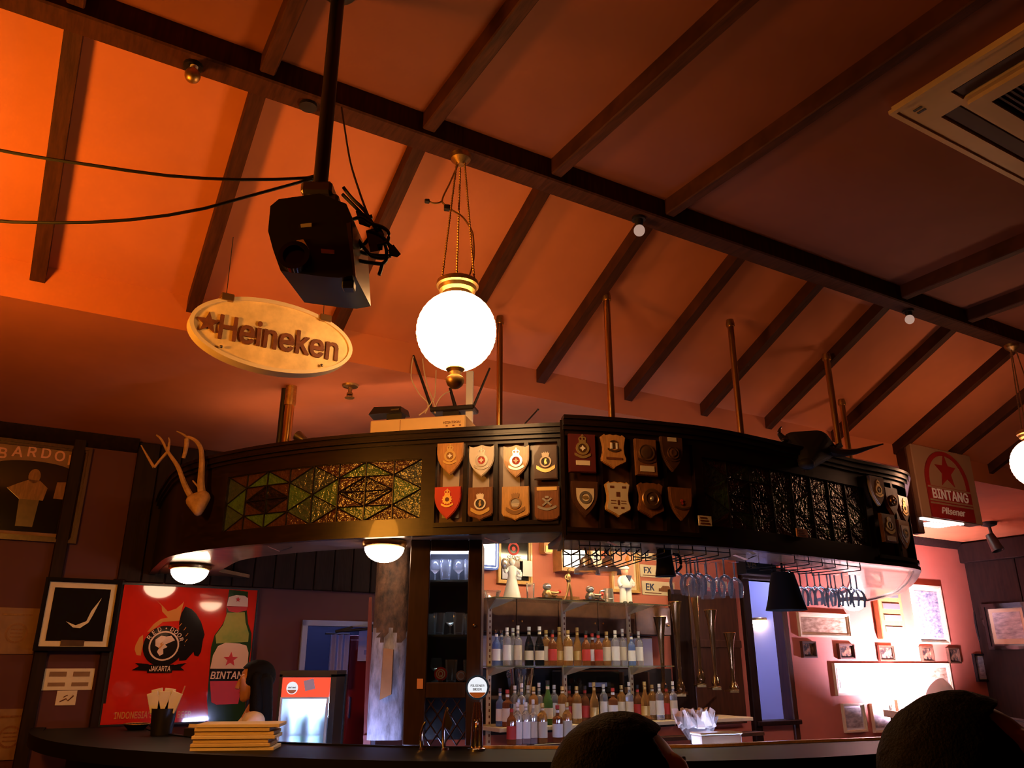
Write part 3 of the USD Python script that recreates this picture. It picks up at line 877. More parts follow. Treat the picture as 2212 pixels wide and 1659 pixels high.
# small tags on the face
for px, py, w, h, m_, lab in ((1522, 1126, .085, .055, 'paper', 'small pale printed tag on the lower rail beneath the dark plaque'), (1730, 1152, .10, .05, 'card_pink', 'small pinkish plate on the lower rail beneath the farther stained glass')):
    s = CR.from_px(px, 2.2)
    z = CR.z_px(s, py)
    x, y = CR.at(s, .012)[0]
    A = T('tag', lab, 'tag', (x, y, z), CR.yaw(s))
    O('card', bx(-w / 2, w / 2, -.004, .004, -h / 2, h / 2), m_, A)
    O('print', cat(*[bx(-w * .4, w * .1 + k * .01, -.006, -.004, h * (.28 - .28 * k) - .004, h * (.28 - .28 * k) + .004) for k in range(3)]), 'lettering_brown', A)

# ================================================================ things hung from the roof
def pendant(label, loc, zc, glowmat, r=.183, cord_side=1, detail=True, group=None):
    """loc: the point under the purlin; zc: height of the globe's centre"""
    x, y, z = loc
    A = T('pendant_lamp', label, 'pendant lamp', (x, y, zc), 8, group)
    top = z - zc
    O('ceiling_hook_plate', lathe([(0, top), (.055, top), (.05, top - .03), (.02, top - .06), (0, top - .06)], 20), 'brass_dull', A)
    prof = []
    for t in np.linspace(.16, math.pi - .16, 90):
        rr = r * math.sin(t) * (1 + .010 * math.cos(t * 42))
        prof.append((rr, r * 1.03 * math.cos(t)))
    O('globe', lathe([(0, prof[0][1])] + prof + [(0, prof[-1][1])], 48), glowmat, A, smooth=25)
    O('cap', lathe([(0, r + .075), (.085, r + .075), (.098, r + .066), (.100, r + .045), (.090, r + .038), (.085, r + .020), (.070, r + .008), (.070, r - .012), (.0, r - .012)], 36), 'brass_dull', A)
    O('finial', lathe([(0, -r + .012), (.040, -r + .010), (.043, -r - .005), (.028, -r - .018), (.026, -r - .034), (.040, -r - .046), (.042, -r - .062), (.034, -r - .080), (.016, -r - .095), (0, -r - .10)], 28), 'brass_dull', A)
    for k in range(3):
        a = math.radians(90 + 120 * k)
        p0 = np.array([.022 * math.cos(a), .022 * math.sin(a), top - .05])
        p1 = np.array([.086 * math.cos(a), .086 * math.sin(a), r + .07])
        n = 46
        pts = [p0 + (p1 - p0) * t for t in np.linspace(0, 1, n * 2 + 1)]
        rad = [.0062 if i % 2 else .0030 for i in range(n * 2 + 1)]
        O('chain', tube(pts, rad, 5), 'brass_dull', A)
    if detail:
        c = spline([(-.01, 0, top - .05), (-.05, .0, top - .17), (-.085, .01, top - .27), (-.05, .01, top - .305), (.02, .0, top - .36), (.07, 0, top - .46), (.075, 0, top - .56), (.045, 0, r + .08)], 40)
        O('flex', cat(tube(c, .0045, 6), tube(spline([(-.085, .01, top - .27), (-.12, .01, top - .285), (-.15, .012, top - .275)], 8), .0045, 6)), 'brass_dull', A)
        O('connector', cat(bx(-.17, -.145, .002, .022, top - .285, top - .265, .004), bx(-.075, -.045, -.002, .022, top - .32, top - .29, .004)), 'cable_black', A)
    return A


c1 = atn(995, 350, 3.03)
pendant('bright frosted globe pendant on three chains in the middle of the ceiling', (c1[0], c1[1], FLAT - .12), atn(991, 717, 3.03)[2], 'globe_glow')
c2 = atn(2189, 765, 3.03)
pendant('second globe pendant cut by the edge of the picture, beyond the canopy', (c2[0], c2[1], FLAT - .12), aty(2240, 1000, c2[1])[2], 'far_glow', detail=False)
cl = un(-.95, 3.03)  # added lamp, unseen, for the orange glow on the ceiling
pendant('added red-orange globe pendant, out of view at the end of the purlin', (cl[0], cl[1], FLAT - .12), EYE + 1.10, 'amber_glow', detail=False)

# projector on a pole
PY = 2.45
p_top, p_bot = aty(714, 0, PY), aty(691, 410, PY)
px0, py0 = (p_bot[0]), PY
A = T('projector', 'bulky dark ceiling projector hanging upside down on a thick pole', 'projector')
zt, zb = FLAT, p_bot[2]
O('pole', cyl((px0, py0, zb - .02), (px0, py0, zt), .0265, 20), 'black', A)
O('pole_flange', lathe([(0, 0), (.07, 0), (.07, -.012), (.035, -.03), (0, -.03)], 20).apply_translation([px0, py0, zt]), 'black', A)
O('clamp', cat(bx(px0 - .055, px0 + .055, py0 - .055, py0 + .055, zb - .045, zb + .005, .01), bx(px0 - .035, px0 + .075, py0 - .03, py0 + .04, zb - .09, zb - .03, .01)), 'steel_dark', A)
Q = lambda x, y, d=PY - .16: aty(x, y, d)
outline = [(602, 430), (690, 418), (748, 440), (760, 470), (766, 594), (732, 600), (694, 597), (606, 585), (590, 540), (579, 499), (584, 445)]
fr = [Q(x, y) for x, y in outline]
bk = [p + [.0, .30, .03] for p in fr]
O('housing', hull(fr + bk), 'black', A, smooth=20)
O('lens_ring', mv(lathe([(0, .0), (.05, 0), (.05, .03), (.036, .03), (.034, .012), (0, .012)], 28), Q(640, 560, PY - .165), rx=90), 'black_gloss', A)
O('foot', bx(*[v for v in (Q(734, 603)[0], Q(760, 603)[0])], PY - .13, PY - .09, Q(745, 612)[2], Q(745, 594)[2], .004), 'black', A)
e0, e1, e2, e3 = Q(748, 482, PY - .17), Q(757, 480, PY - .17), Q(768, 596, PY - .17), Q(764, 598, PY - .17)
O('metal_edge', hull([e0, e1, e2, e3] + [p + [0, .02, 0] for p in (e0, e1, e2, e3)]), 'steel_dark', A, smooth=False)
for pts, lab in (([(649, 484), (673, 481), (673, 489), (650, 491)], None), ([(640, 519), (655, 517), (668, 538), (656, 543)], None), ([(693, 537), (722, 540), (722, 548), (694, 546)], None)):
    q = [Q(x, y, PY - .163) for x, y in pts]
    O('sticker', hull(q + [p + [0, .006, 0] for p in q]), 'paper' if pts[0][0] == 649 else 'card_pink', A, smooth=False)
# bundle of leads and plugs at its side
A = T('cable_bundle', 'tangle of black leads and plugs bunched at the side of the projector', 'cables')
for pts in ([(742, 405), (762, 430), (785, 452), (803, 480), (815, 500)], [(756, 478), (780, 470), (800, 482), (828, 492), (840, 505), (838, 520), (815, 530)], [(760, 535), (790, 548), (815, 552), (845, 553)], [(762, 560), (790, 566), (825, 570), (835, 560), (832, 530)],
            [(765, 545), (785, 530), (800, 515), (822, 520), (842, 530), (858, 548)], [(758, 500), (775, 520), (790, 540), (805, 555), (830, 558), (846, 548), (838, 525), (818, 508), (795, 500)], [(826, 570), (822, 585), (819, 594)], [(740, 420), (770, 450), (790, 470), (806, 486)]):
    j = R_.uniform(-.03, .03)
    O('lead', tube(spline([aty(x, y, PY - .02 + j) for x, y in pts], 22), .0065, 6), 'cable_black', A)
O('plug', hull([aty(x, y, PY - .02 + d) for x, y in ((838, 540), (850, 528), (866, 549), (858, 556), (842, 552)) for d in (-.012, .012)]), 'black', A, smooth=False)
O('plug', hull([aty(x, y, PY + d) for x, y in ((768, 455), (790, 462), (806, 480), (798, 492), (776, 484)) for d in (-.02, .02)]), 'black', A, smooth=False)
O('adapter', hull([aty(x, y, PY + d) for x, y in ((790, 498), (822, 490), (830, 506), (826, 540), (800, 545)) for d in (-.03, .03)]), 'black_gloss', A, smooth=False)
for pts, d0, d1, lab in (([(-60, 312), (0, 325), (200, 357), (330, 376), (450, 386), (560, 388), (672, 384)], 2.2, PY, 'long black cable drooping from the side to the top of the projector clamp'),
                         ([(-60, 474), (0, 478), (150, 481), (280, 475), (420, 455), (540, 423), (668, 388)], 2.3, PY, 'lower black cable sagging beneath the first on its way to the projector clamp'),
                         ([(738, 232), (745, 280), (757, 350), (775, 410), (797, 470)], 2.85, PY, 'thin black cable dropping from the purlin into the tangle of leads')):
    q = [aty(x, y, d0 + (d1 - d0) * k / (len(pts) - 1)) for k, (x, y) in enumerate(pts)]
    if 'thin' not in lab:
        q = [un(-3.99, 3.3 if 'long' in lab else 3.5, 3.5), un(-2.2, 3.0, 3.33 if 'long' in lab else 3.12)] + q[1:]
    A = T('cable', lab, 'cable')
    O('sheath', tube(spline(q, 40), .0055 if 'thin' not in lab else .0042, 6), 'cable_black', A)
    O('tie', tube([q[-1] + [-.012, 0, -.004], q[-1] + [.012, 0, .004]], .0085, 6), 'black', A)

# oval beer sign
SN = 3.62
sc = atn(592, 727, SN)
A = T('oval_sign', 'pale oval beer sign with dark script lettering, hung from the rafters', 'sign', sc, RZ)
ea = (atn(764, 765, SN) - atn(421, 690, SN)) @ RID / 2
eb = .175
O('panel', slabs(ellipse(0, 0, ea, eb, 64), -.008, .05), 'sign_pale', A)
O('rim', cat(slabs(Polygon(ellipse(0, 0, ea + .006, eb + .006, 64)).difference(Polygon(ellipse(0, 0, ea - .012, eb - .012, 64))), -.018, -.006), slabs(Polygon(ellipse(0, 0, ea + .006, eb + .006, 64)).difference(Polygon(ellipse(0, 0, ea - .004, eb - .004, 64))), -.006, .056)), 'cream', A)
O('lettering', letters('Heineken', .115, -.017, .012, x=.03, z=-.065, width=ea * 1.50), 'lettering_brown', A, smooth=False, label='brown raised brand lettering')
O('star', mv(slabs(star(0, 0, .055), -.017, -.006), (-ea * .80, 0, .0)), 'lettering_brown', A, smooth=False)
for sx in (-.62, .62):
    O('bracket', bx(ea * sx - .03, ea * sx + .03, -.03, .055, eb * .72, eb * .92, .004), 'crest_bronze', A)
    O('hanging_wire', cyl((ea * sx, .02, eb * .85), (ea * sx, .05, .86 - sc[2] + EYE + 1.13 - .0), .002, 5), 'cable_black', A)
    O('screw', ball((ea * sx, -.02, -eb * .62), (.008, .006, .008), 1), 'steel_dark', A)

# ceiling cassette air conditioner
a0 = atz(1927, 242, FLAT - .03)
u0, n0 = float(a0 @ RID), float(a0 @ NRM)
S_ = 1.20
A = T('air_conditioner', 'square cream ceiling air conditioner cassette with grille and dark louvres', 'air conditioner', un(u0 + S_ / 2, n0 - S_ / 2, FLAT - .035), RZ)
h = S_ / 2
sq = lambda r: Polygon([(-r, -r), (r, -r), (r, r), (-r, r)])


def flat_down(poly, z0, z1):
    g = poly.buffer(0)
    out = []
    for q in getattr(g, 'geoms', [g]):
        m = trimesh.creation.extrude_polygon(q, z1 - z0, engine='earcut')
        m.apply_translation([0, 0, z0])
        out.append(m)
    return cat(out)


slots = []
for k in range(4):
    q = Polygon([(-.37, h - .20), (.37, h - .20), (.37, h - .10), (-.37, h - .10)])
    from shapely import affinity
    slots.append(affinity.rotate(q, 90 * k, origin=(0, 0)))
O('panel', flat_down(sq(h).difference(unary_union(slots)).difference(sq(.315)), 0, .034), 'ac_white', A, smooth=False)
O('rim', flat_down(sq(h + .012).difference(sq(h - .012)), -.008, .012), 'ac_white', A, smooth=False)
O('grille_frame', flat_down(sq(.355).buffer(.02).difference(sq(.30)), -.022, .0), 'ac_white', A, smooth=False)
O('cavity', bx(-h + .04, h - .04, -h + .04, h - .04, .045, .06), 'ac_dark', A)
for k in range(24):
    y = -.295 + .59 * k / 23
    O('grille_slat', bx(-.30, .30, y - .005, y + .005, -.012, .004), 'ac_dark', A, smooth=False)
for k in range(4):
    O('louvre', mv(mv(bx(-.365, .365, -.036, .036, -.004, .004), (0, h - .15, .012), rx=0), rz=90 * k), 'ac_dark', A, smooth=False, label='dark swing louvre')
for k in range(2):
    O('indicator', bx(-h + .07 + .03 * k, -h + .085 + .03 * k, h - .10, h - .06, -.003, .0), 'black', A, smooth=False)

# little globe bulbs on the purlin
for (x, y), lab, gl in (((1381, 498), 'small faintly glowing globe bulb in a dark holder under the purlin, nearer the middle', 'bulb_dim'), ((1965, 690), 'small faintly glowing globe bulb in a tilted holder under the far part of the purlin', 'bulb_dim'), ((680, 148), 'small bulb half hidden behind the projector pole', 'brass'), ((416, 163), 'small bulb under the purlin at the reddish end of the ceiling', 'brass_dull')):
    p = atn(x, y, 3.04 if y > 400 else 2.99)
    t = np.array([*un(float(p @ RID), 3.04)[:2], FLAT - .12])
    A = T('ceiling_bulb', lab, 'bulb')
    O('holder', cat(cyl(t + [0, 0, .01], t + [0, 0, -.02], .04, 14), tube([t + [0, 0, -.01], (t + p) / 2, p + [0, 0, .03]], [.025, .024, .02], 10)), 'black', A)
    O('bulb', ball(p, (.032, .032, .034), 2), gl, A)
    O('collar', cyl(p + [0, 0, .045], p + [0, 0, .024], .017, 12), 'white_gloss', A)

# brass hanging pipes
def slope_hit(x, y, off):
    r = ray(x, y)
    t = (3.42 - EYE - off + SL * FASC) / (r[2] + SL * (r @ NRM))
    return r * t + [0, 0, EYE]


pipes = [((630, 835), None, .030, 'stout brass pipe with a ribbed collar, rising to the low ceiling beside the clip light'), ((1080, 690), .085, .019, 'thin brass pipe passing just behind the bright globe'), ((1310, 640), .085, .021, 'tall brass pipe above the maroon and orange-brown plaques'),
         ((1577, 697), .085, .021, 'brass pipe above the dark stained glass, standing alone between two rafters'), ((1785, 770), .085, .023, 'longer pipe of the close pair beside the bull head'), ((1818, 868), .06, .022, 'shorter pipe of the close pair beside the bull head')]
for (x, y), off, r, lab in pipes:
    t = atz(x, y, LOWC) if off is None else slope_hit(x, y, off)
    zb = LT if t[0] < .27 else RT
    if off is None:
        t = atz(x, y, LOWC)
    A = T('brass_pipe', lab, 'pipe', (t[0], t[1], zb - .02))
    H = t[2] - zb + .02 + (.0 if off is None else .02)
    O('pipe', cyl((0, 0, 0), (0, 0, H), r, 18), 'brass', A)
    O('base_flange', lathe([(0, 0), (r * 2.0, 0), (r * 2.0, .03), (r * 1.3, .045), (r, .05), (0, .05)], 20), 'brass_dull', A)
    if off is None:
        O('collar', lathe([(r, H - .13), (r * 1.2, H - .13), (r * 1.25, H - .10), (r * 1.2, H - .09), (r * 1.2, H), (0, H)], 20), 'brass_dull', A)
        O('black_sleeve', cyl((-.055, .05, 0), (-.055, .05, H - .0), r * .8, 14), 'black', A, label='black pipe running beside the brass one')
    else:
        O('collar', lathe([(0, H - .05), (r * 1.35, H - .05), (r * 1.4, H - .03), (r * 1.15, H), (0, H)], 18), 'brass_dull', A)

# sprinkler
s_ = atz(757, 832, LOWC)
A = T('sprinkler', 'small fire sprinkler head on the low ceiling above the canopy', 'sprinkler', (s_[0], s_[1], LOWC))
O('escutcheon', lathe([(0, 0), (.055, 0), (.05, -.012), (.02, -.018), (0, -.018)], 20), 'brass_dull', A)
O('body', lathe([(0, -.01), (.014, -.01), (.012, -.05), (.02, -.055), (.02, -.065), (0, -.065)], 14), 'crest_bronze', A)
O('deflector', lathe([(0, -.085), (.032, -.085), (.032, -.089), (0, -.089)], 16), 'brass_dull', A)
O('yoke', cat(*[tube([(s * .016, 0, -.055), (s * .018, 0, -.07), (s * .006, 0, -.087)], .004, 5) for s in (-1, 1)]), 'brass_dull', A)

# ================================================================ on top of the canopy
def on_top(px, py=930, back=.18, path=None):
    path = path or (CL if px < 1212 else CR)
    s = path.from_px(px, LT, -back)
    x, y = path.at(s, -back)[0]
    return np.array([x, y, LT if path is CL else RT]), path.yaw(s)


p, yw = on_top(912)
wid = (aty(1017, 910, p[1])[0] - aty(805, 910, p[1])[0])
A = T('set_top_box', 'flat cream electronic box lying on the canopy beneath the bright globe', 'box', p, yw)
hh = .132
O('case', bx(-wid / 2, wid / 2, -.10, .14, .0, hh, .006), 'cream_plastic', A)
O('panel_line', bx(-wid * .18, -wid * .176, -.102, -.098, .01, hh - .008), 'lettering_brown', A)
O('button', cat(*[bx(wid * .30 + k * .04, wid * .30 + k * .04 + .012, -.103, -.098, .066, .072) for k in range(3)]), 'lettering_brown', A)
O('maker_name', letters('HIGHTRON', .014, -.103, .003, x=wid * .36, z=.082, bold=False), 'lettering_brown', A, smooth=False)
O('sticker', mv(slabs([(-.02, -.02), (.005, -.02), (.022, .022), (0, .022)], -.003, 0), (-wid * .40, -.099, .035)), 'white', A, smooth=False)
q, yw = on_top(842, back=.34)
A = T('router', 'black plastic router lying behind the cream box', 'router', q, yw)
rz_ = aty(838, 888, q[1])[2] - q[2]
O('case', hull([(x, y, z) for x, y, z in ((-.13, -.06, rz_ - .03), (.09, -.06, rz_ - .03), (-.15, .06, rz_ - .03), (.10, .06, rz_ - .03), (-.10, -.05, rz_ + .02), (.08, -.05, rz_ + .01), (-.12, .05, rz_ + .02), (.09, .05, rz_ + .01))]), 'black', A)
O('stand', bx(-.02, .08, -.03, .03, 0, rz_ - .028), 'black', A)
O('vent_strip', bx(.02, .075, -.064, -.055, rz_ - .018, rz_ - .008), 'steel_dark', A)
q, yw = on_top(975, back=.30)
z0 = aty(975, 885, q[1])[2] - q[2]
A = T('wifi_router', 'black wireless router with slim raised aerials behind the cream box', 'router', q, yw)
O('case', bx(-.13, .15, -.05, .07, z0 - .02, z0 + .012, .008), 'black', A)
O('stand', bx(-.05, .05, -.03, .03, 0, z0 - .019), 'black', A)
for (x0, y0), (x1, y1), r in (((935, 890), (893, 768), .010), ((985, 885), (972, 838), .012), ((1018, 890), (1058, 795), .009)):
    a, b = aty(x0, y0, q[1] + .02) - q, aty(x1, y1, q[1] + .02) - q
    c, s = math.cos(math.radians(-yw)), math.sin(math.radians(-yw))
    rot = lambda v: np.array([v[0] * c - v[1] * s, v[0] * s + v[1] * c, v[2]])
    O('aerial', tube([rot(a), rot((a + b) / 2), rot(b)], [r, r * .9, r * .7], 8), 'black', A)
A = T('white_bracket', 'upright white bracket standing behind the cream box under the globe', 'bracket', *on_top(1012, back=.30))
zt_ = aty(1012, 805, q[1])[2] - q[2]
O('upright', bx(-.022, .022, -.012, .012, 0, zt_, .003), 'white', A)
O('foot', bx(-.05, .05, -.03, .03, 0, .008), 'white', A)
A = T('white_cables', 'thin white cables looping down onto the cream box', 'cables')
for pts in ([(893, 770), (888, 810), (905, 850), (925, 875), (918, 893)], [(913, 775), (922, 830), (938, 875), (940, 893)], [(942, 800), (940, 850), (925, 880), (905, 897)], [(972, 845), (950, 860), (940, 885)]):
    O('cable', tube(spline([aty(x, y, q[1] - .02) for x, y in pts], 20), .0035, 5), 'cream', A)
p, yw = on_top(745)
A = T('dvd_case', 'dark box with a white edge lying on the canopy beside the clip light', 'box', p, yw)
O('body', bx(-.075, .075, -.06, .08, 0, .040, .003), 'black', A)
O('white_edge', bx(-.075, .08, -.065, .085, .040, .054, .003), 'white', A)
p, yw = on_top(655)
A = T('clip_light', 'small metal clip light standing on the canopy beside the stout pipe', 'spotlight', p, yw)
O('shade', mv(lathe([(.012, 0), (.022, .01), (.03, .05), (.036, .075), (.030, .072), (.02, .02), (0, .012)], 20), (0.01, 0, .085), ry=-60), 'steel_dark', A)
O('arm', tube(spline([(.035, 0, .01), (.03, 0, .05), (.02, 0, .08)], 10), .006, 6), 'chrome', A)
O('clip', cat(bx(-.02, .06, -.02, .02, 0, .012, .003), bx(.03, .06, -.012, .012, .01, .045, .003)), 'steel_dark', A)
O('flex', tube(spline([(.03, 0, .09), (.07, .02, .10), (.10, .03, .06), (.13, .03, .005)], 16), .003, 5), 'cable_black', A)
A = T('black_rod', 'thin black rod leaning up from the canopy beside the thin brass pipe', 'rod')
p, _ = on_top(1085, back=.35)
a, b = aty(1087, 925, p[1]), aty(1162, 885, p[1])
a[2] = LT
O('rod', tube([a, b], .005, 6), 'black', A)
O('tip', ball(b, (.008, .008, .008), 1), 'black', A)

# bull head trophy with long horns
p, yw = on_top(1740, back=.02, path=CR)
D = p[1]
A = T('bull_head', 'black bull head trophy with long dark horns on top of the canopy', 'trophy')
bb = lambda x, y, d=0: aty(x, y, D + d)
ctr = bb(1740, 958)
body = m3.Manifold.batch_hull([m3.Manifold.sphere(r, 20).translate(tuple(bb(x, y, d))) for x, y, d, r in ((1715, 958, .02, .075), (1765, 958, .04, .085), (1740, 985, -.08, .055), (1745, 1000, -.12, .045), (1790, 972, .06, .05))])
O('head', body.refine_to_length(.02), 'fur_black', A)
O('horn', tube(spline([bb(1780, 968), bb(1815, 978, .02), bb(1845, 976, .04), bb(1875, 968, .05), bb(1908, 959, .05)], 22), np.linspace(.036, .004, 22), 10), 'horn', A)
O('horn', tube(spline([bb(1708, 955), bb(1690, 945, -.02), bb(1683, 935, -.03), bb(1688, 922, -.03)], 16), np.linspace(.034, .004, 16), 10), 'horn', A)
O('eye', ball(bb(1694, 952, -.065), .018, 2), 'black_gloss', A)
O('muzzle', ball(bb(1742, 1002, -.15), (.05, .04, .035), 2), 'fur_black', A)
O('ear', hull([bb(1795, 965, .02), bb(1815, 955, .04), bb(1822, 964, .05), bb(1800, 975, .03), bb(1808, 964, .0)]), 'fur_black', A)
O('mount_board', hull([bb(x, y, d) for x, y in ((1704, 992), (1738, 1000), (1738, 1026), (1712, 1022)) for d in (-.05, -.02)]), 'red_dark', A, smooth=False)

# antlers hung at the dim end of the canopy
D = 4.86
A = T('antler_trophy', 'pale skull with branching antlers hung at the dim end of the canopy', 'trophy')
bb = lambda x, y, d=0: aty(x, y, D + d)
sk = m3.Manifold.batch_hull([m3.Manifold.sphere(r, 16).translate(tuple(bb(x, y, d))) for x, y, d, r in ((418, 1082, 0, .045), (438, 1075, 0, .045), (428, 1105, -.03, .028), (432, 1090, -.02, .04))])
O('skull', sk.refine_to_length(.015), 'antler', A)
for pts, r0, r1 in (([(437, 1072), (434, 1040), (436, 1000), (434, 970), (420, 950), (405, 944)], .026, .010), ([(412, 1072), (398, 1045), (385, 1010), (362, 975), (345, 945), (338, 940)], .020, .006),
                    ([(404, 948), (402, 965), (396, 990)], .016, .012), ([(405, 946), (395, 938), (382, 932)], .009, .004), ([(362, 975), (366, 955), (364, 945)], .011, .004), ([(333, 1010), (318, 985), (305, 962)], .010, .004), ([(436, 1060), (425, 1048), (416, 1038)], .010, .004), ([(362, 976), (345, 995), (333, 1010)], .010, .008)):
    n = 18
    O('antler_branch', tube(spline([bb(*q) for q in pts], n), np.linspace(r0, r1, n), 8), 'antler', A)
O('hook_cord', tube([bb(430, 1062, .0), bb(440, 1030, .05), bb(452, 985, .08)], .003, 5), 'cable_black', A)

# round-topped beer sign by the far fascia
SN2 = 4.18
su0, sz1 = uz(1966, 957, SN2)
su1, _ = uz(2098, 1000, SN2)
_, sz0 = uz(1968, 1112, SN2)
w2 = (su1 - su0) / 2
A = T('lightbox_sign', 'square beer lightbox sign with a red arch, star and white lettering, hung beyond the canopy', 'sign', un(su0 + w2, SN2, (sz0 + sz1) / 2), RZ)
hz = (sz1 - sz0) / 2
O('box', bx(-w2, w2, 0, .14, -hz, hz, .008), 'sign_box', A)
arch = Polygon([(-w2 * .72, -hz * .98), (w2 * .72, -hz * .98)] + ellipse(0, hz * .05, w2 * .72, hz * .88, 30, 0, 180) + [(-w2 * .72, hz * .05)])
arch_in = Polygon([(-w2 * .60, -hz * .10), (w2 * .60, -hz * .10)] + ellipse(0, hz * .05, w2 * .60, hz * .76, 30, 0, 180) + [(-w2 * .60, hz * .05)])
O('red_arch', slabs(arch.difference(arch_in.buffer(0)), -.010, .0), 'sign_red', A, smooth=False)
O('pale_field', slabs(arch_in, -.006, .0), 'sign_box', A, smooth=False)
O('star', slabs(star(0, hz * .36, w2 * .36), -.012, -.006), 'sign_red', A, smooth=False)
O('stripe', cat(*[bx(-w2 * .70, w2 * .70, -.013, -.010, -hz * q - .008, -hz * q + .008) for q in (.14, .50, .58)]), 'sign_box', A, smooth=False)
O('name_lettering', letters('BINTANG', hz * .26, -.014, .004, z=-hz * .44, width=w2 * 1.18), 'white', A, smooth=False)
O('script_lettering', letters('Pilsener', hz * .17, -.014, .004, z=-hz * .84, width=w2 * .78, slant=.25), 'white', A, smooth=False)
for s_ in (-.75, .75):
    O('hanger', bx(w2 * s_ - .02, w2 * s_ + .02, .10, .16, hz, hz + .05), 'black', A)
O('lamp_tube', bx(-w2 * .95, w2 * .4, .02, .06, -hz - .018, -hz, .004), 'panel_glow', A)

# lit panel in the low ceiling
q = atz(2035, 1130, LOWC - .01)
A = T('ceiling_panel_light', 'flat white light panel set in the low ceiling under the beer lightbox', 'light', (q[0], q[1], LOWC), RZ)
O('diffuser', bx(-.26, .26, -.22, .22, -.022, -.012), 'panel_glow', A)
O('frame', frame_bars(-.29, .29, -.25, .25, .03, 0, .02).apply_transform(trimesh.transformations.rotation_matrix(math.pi / 2, [1, 0, 0])).apply_translation([0, 0, -.01]), 'white', A, smooth=False)
q = atz(2135, 1128, LOWC)
A = T('ceiling_spotlight', 'black spotlight drooping from the low ceiling before the dark side wall', 'spotlight', (q[0], q[1], LOWC), RZ)
O('base', lathe([(0, 0), (.10, 0), (.09, -.04), (.03, -.06), (0, -.06)], 20), 'black', A)
O('arm', tube([(0, 0, -.05), (.0, -.01, -.16)], .02, 8), 'black', A)
O('lamp_head', mv(lathe([(0, .12), (.05, .12), (.06, .05), (.075, -.10), (.065, -.10), (.05, .0), (0, .0)], 20), (0, -.02, -.27), rx=-18), 'black', A)

# ================================================================ under the canopy
def dome(label, loc, r=.118, glowmat='dome_glow'):
    A = T('dome_lamp', label, 'lamp', loc, 20)
    O('ring', lathe([(r * .7, 0), (r * 1.12, 0), (r * 1.16, -.012), (r * 1.12, -.030), (r * 1.0, -.038), (r * .7, -.03)], 36), 'brass', A)
    O('bowl', lathe([(r * 1.02 * math.cos(t), -.034 - r * .78 * math.sin(t)) for t in np.linspace(0, math.pi / 2, 14)] + [(0, -.034)][:0], 36), glowmat, A)
    O('base_plate', lathe([(0, .0), (r * .95, 0), (r * .95, -.02), (0, -.02)], 24), 'brass_dull', A)


def under(px, py, path, z):
    p = atz(px, py, z)
    return (p[0], p[1], z)


dome('glowing dome lamp under the canopy corner above the red beer poster', (*aty(415, 1196, 5.78)[:2], LB), .126)
s = CL.from_px(831, LB, -.22)
dome('glowing dome lamp under the canopy beside the rough timber post', (*CL.at(s, -.22)[0], LB), .112)
s = min(np.linspace(CR.L * .6, CR.L, 400), key=lambda s: abs(proj([*CR.at(s, -.24)[0], RB])[0] - 1842) + abs(proj([*CR.at(s, -.24)[0], RB])[1] - 1302))
dome('glowing dome lamp under the far return of the canopy, before the picture wall', (*CR.at(s, -.24)[0], RB), .112, 'dome_bright')

for px, py, pth, z, lab in ((605, 1180, CL, LB, 'small folded card pinned under the canopy between the two dome lamps'), (1075, 1161, CL, LB, 'small folded card pinned under the canopy by the step'), (1331, 1166, CR, RB, 'small folded card pinned under the canopy behind the glass rack'), (1612, 1198, CR, RB, 'small folded card pinned under the canopy beyond the wine glasses'), (366, 1245, CL, LB, 'small folded card pinned under the canopy corner beside the first dome lamp')):
    q = atz(px, py, z)
    A = T('folded_card', lab, 'card', (q[0], q[1], z), 15)
    O('leaf', hull([(-.07, 0, -.001), (.0, -.02, -.03), (.0, .02, -.03), (-.07, .04, -.001), (-.07, 0, -.004)]), 'card_pink', A, smooth=False)
    O('leaf', hull([(.07, 0, -.001), (.0, -.02, -.03), (.0, .02, -.03), (.07, .04, -.001), (.07, 0, -.004)]), 'black', A, smooth=False)

# glass racks: rods hung below the soffit
def rack(label, path, s0, s1, n, z, drop=.10, depth=(-.05, -.42)):
    A = T('glass_rack', label, 'rack')
    for o in depth:
        s = np.linspace(s0, s1, 14)
        O('rail', tube([[*path.at(t, o)[0], z - .03] for t in s], .0032, 6), 'black', A)
    for k in range(n):
        t = s0 + (s1 - s0) * k / (n - 1)
        a, b = path.at(t, depth[0])[0], path.at(t, depth[1])[0]
        O('runner', tube([[*a, z - drop], [*((a + b) / 2), z - drop - .004], [*b, z - drop]], .003, 6), 'black', A)
        for e_ in (a, b):
            O('hanger', tube([[*e_, z], [*e_, z - drop]], .003, 5), 'black', A)
    return A


sr0, sr1 = CR.from_px(1255, RB), CR.from_px(1392, RB)
rack('black wire glass rack under the canopy holding two wide-bowled glasses', CR, sr0, sr1, 7, RB)
rack('black wire glass rack under the canopy full of wine glasses', CR, CR.from_px(1445, RB), CR.from_px(1590, RB), 6, RB, .05)
rack('black wire glass rack beyond the black shade, full of wine glasses', CR, CR.from_px(1730, RB), CR.from_px(1872, RB), 6, RB, .05)
# the zigzag of wire hooks at the first rack
A = T('wire_hooks', 'zigzag of bent black wire hooks beneath the first glass rack', 'hooks')
hz_ = [(1217, 1150), (1217, 1190), (1232, 1199), (1247, 1192), (1252, 1186)]
O('hook', tube([[*atz(x, 1160, RB - .01)[:2], aty(x, y, atz(x, 1160, RB - .01)[1])[2]] for x, y in hz_], .004, 5), 'black', A)
for k in range(6):
    x0 = 1262 + k * 22
    d = 4.55 + .02 * k
    O('hook', tube([aty(x, y, d) for x, y in ((x0, 1178), (x0 + 4, 1196), (x0 + 12, 1201), (x0 + 24, 1194), (x0 + 34, 1184))], .004, 5), 'black', A)


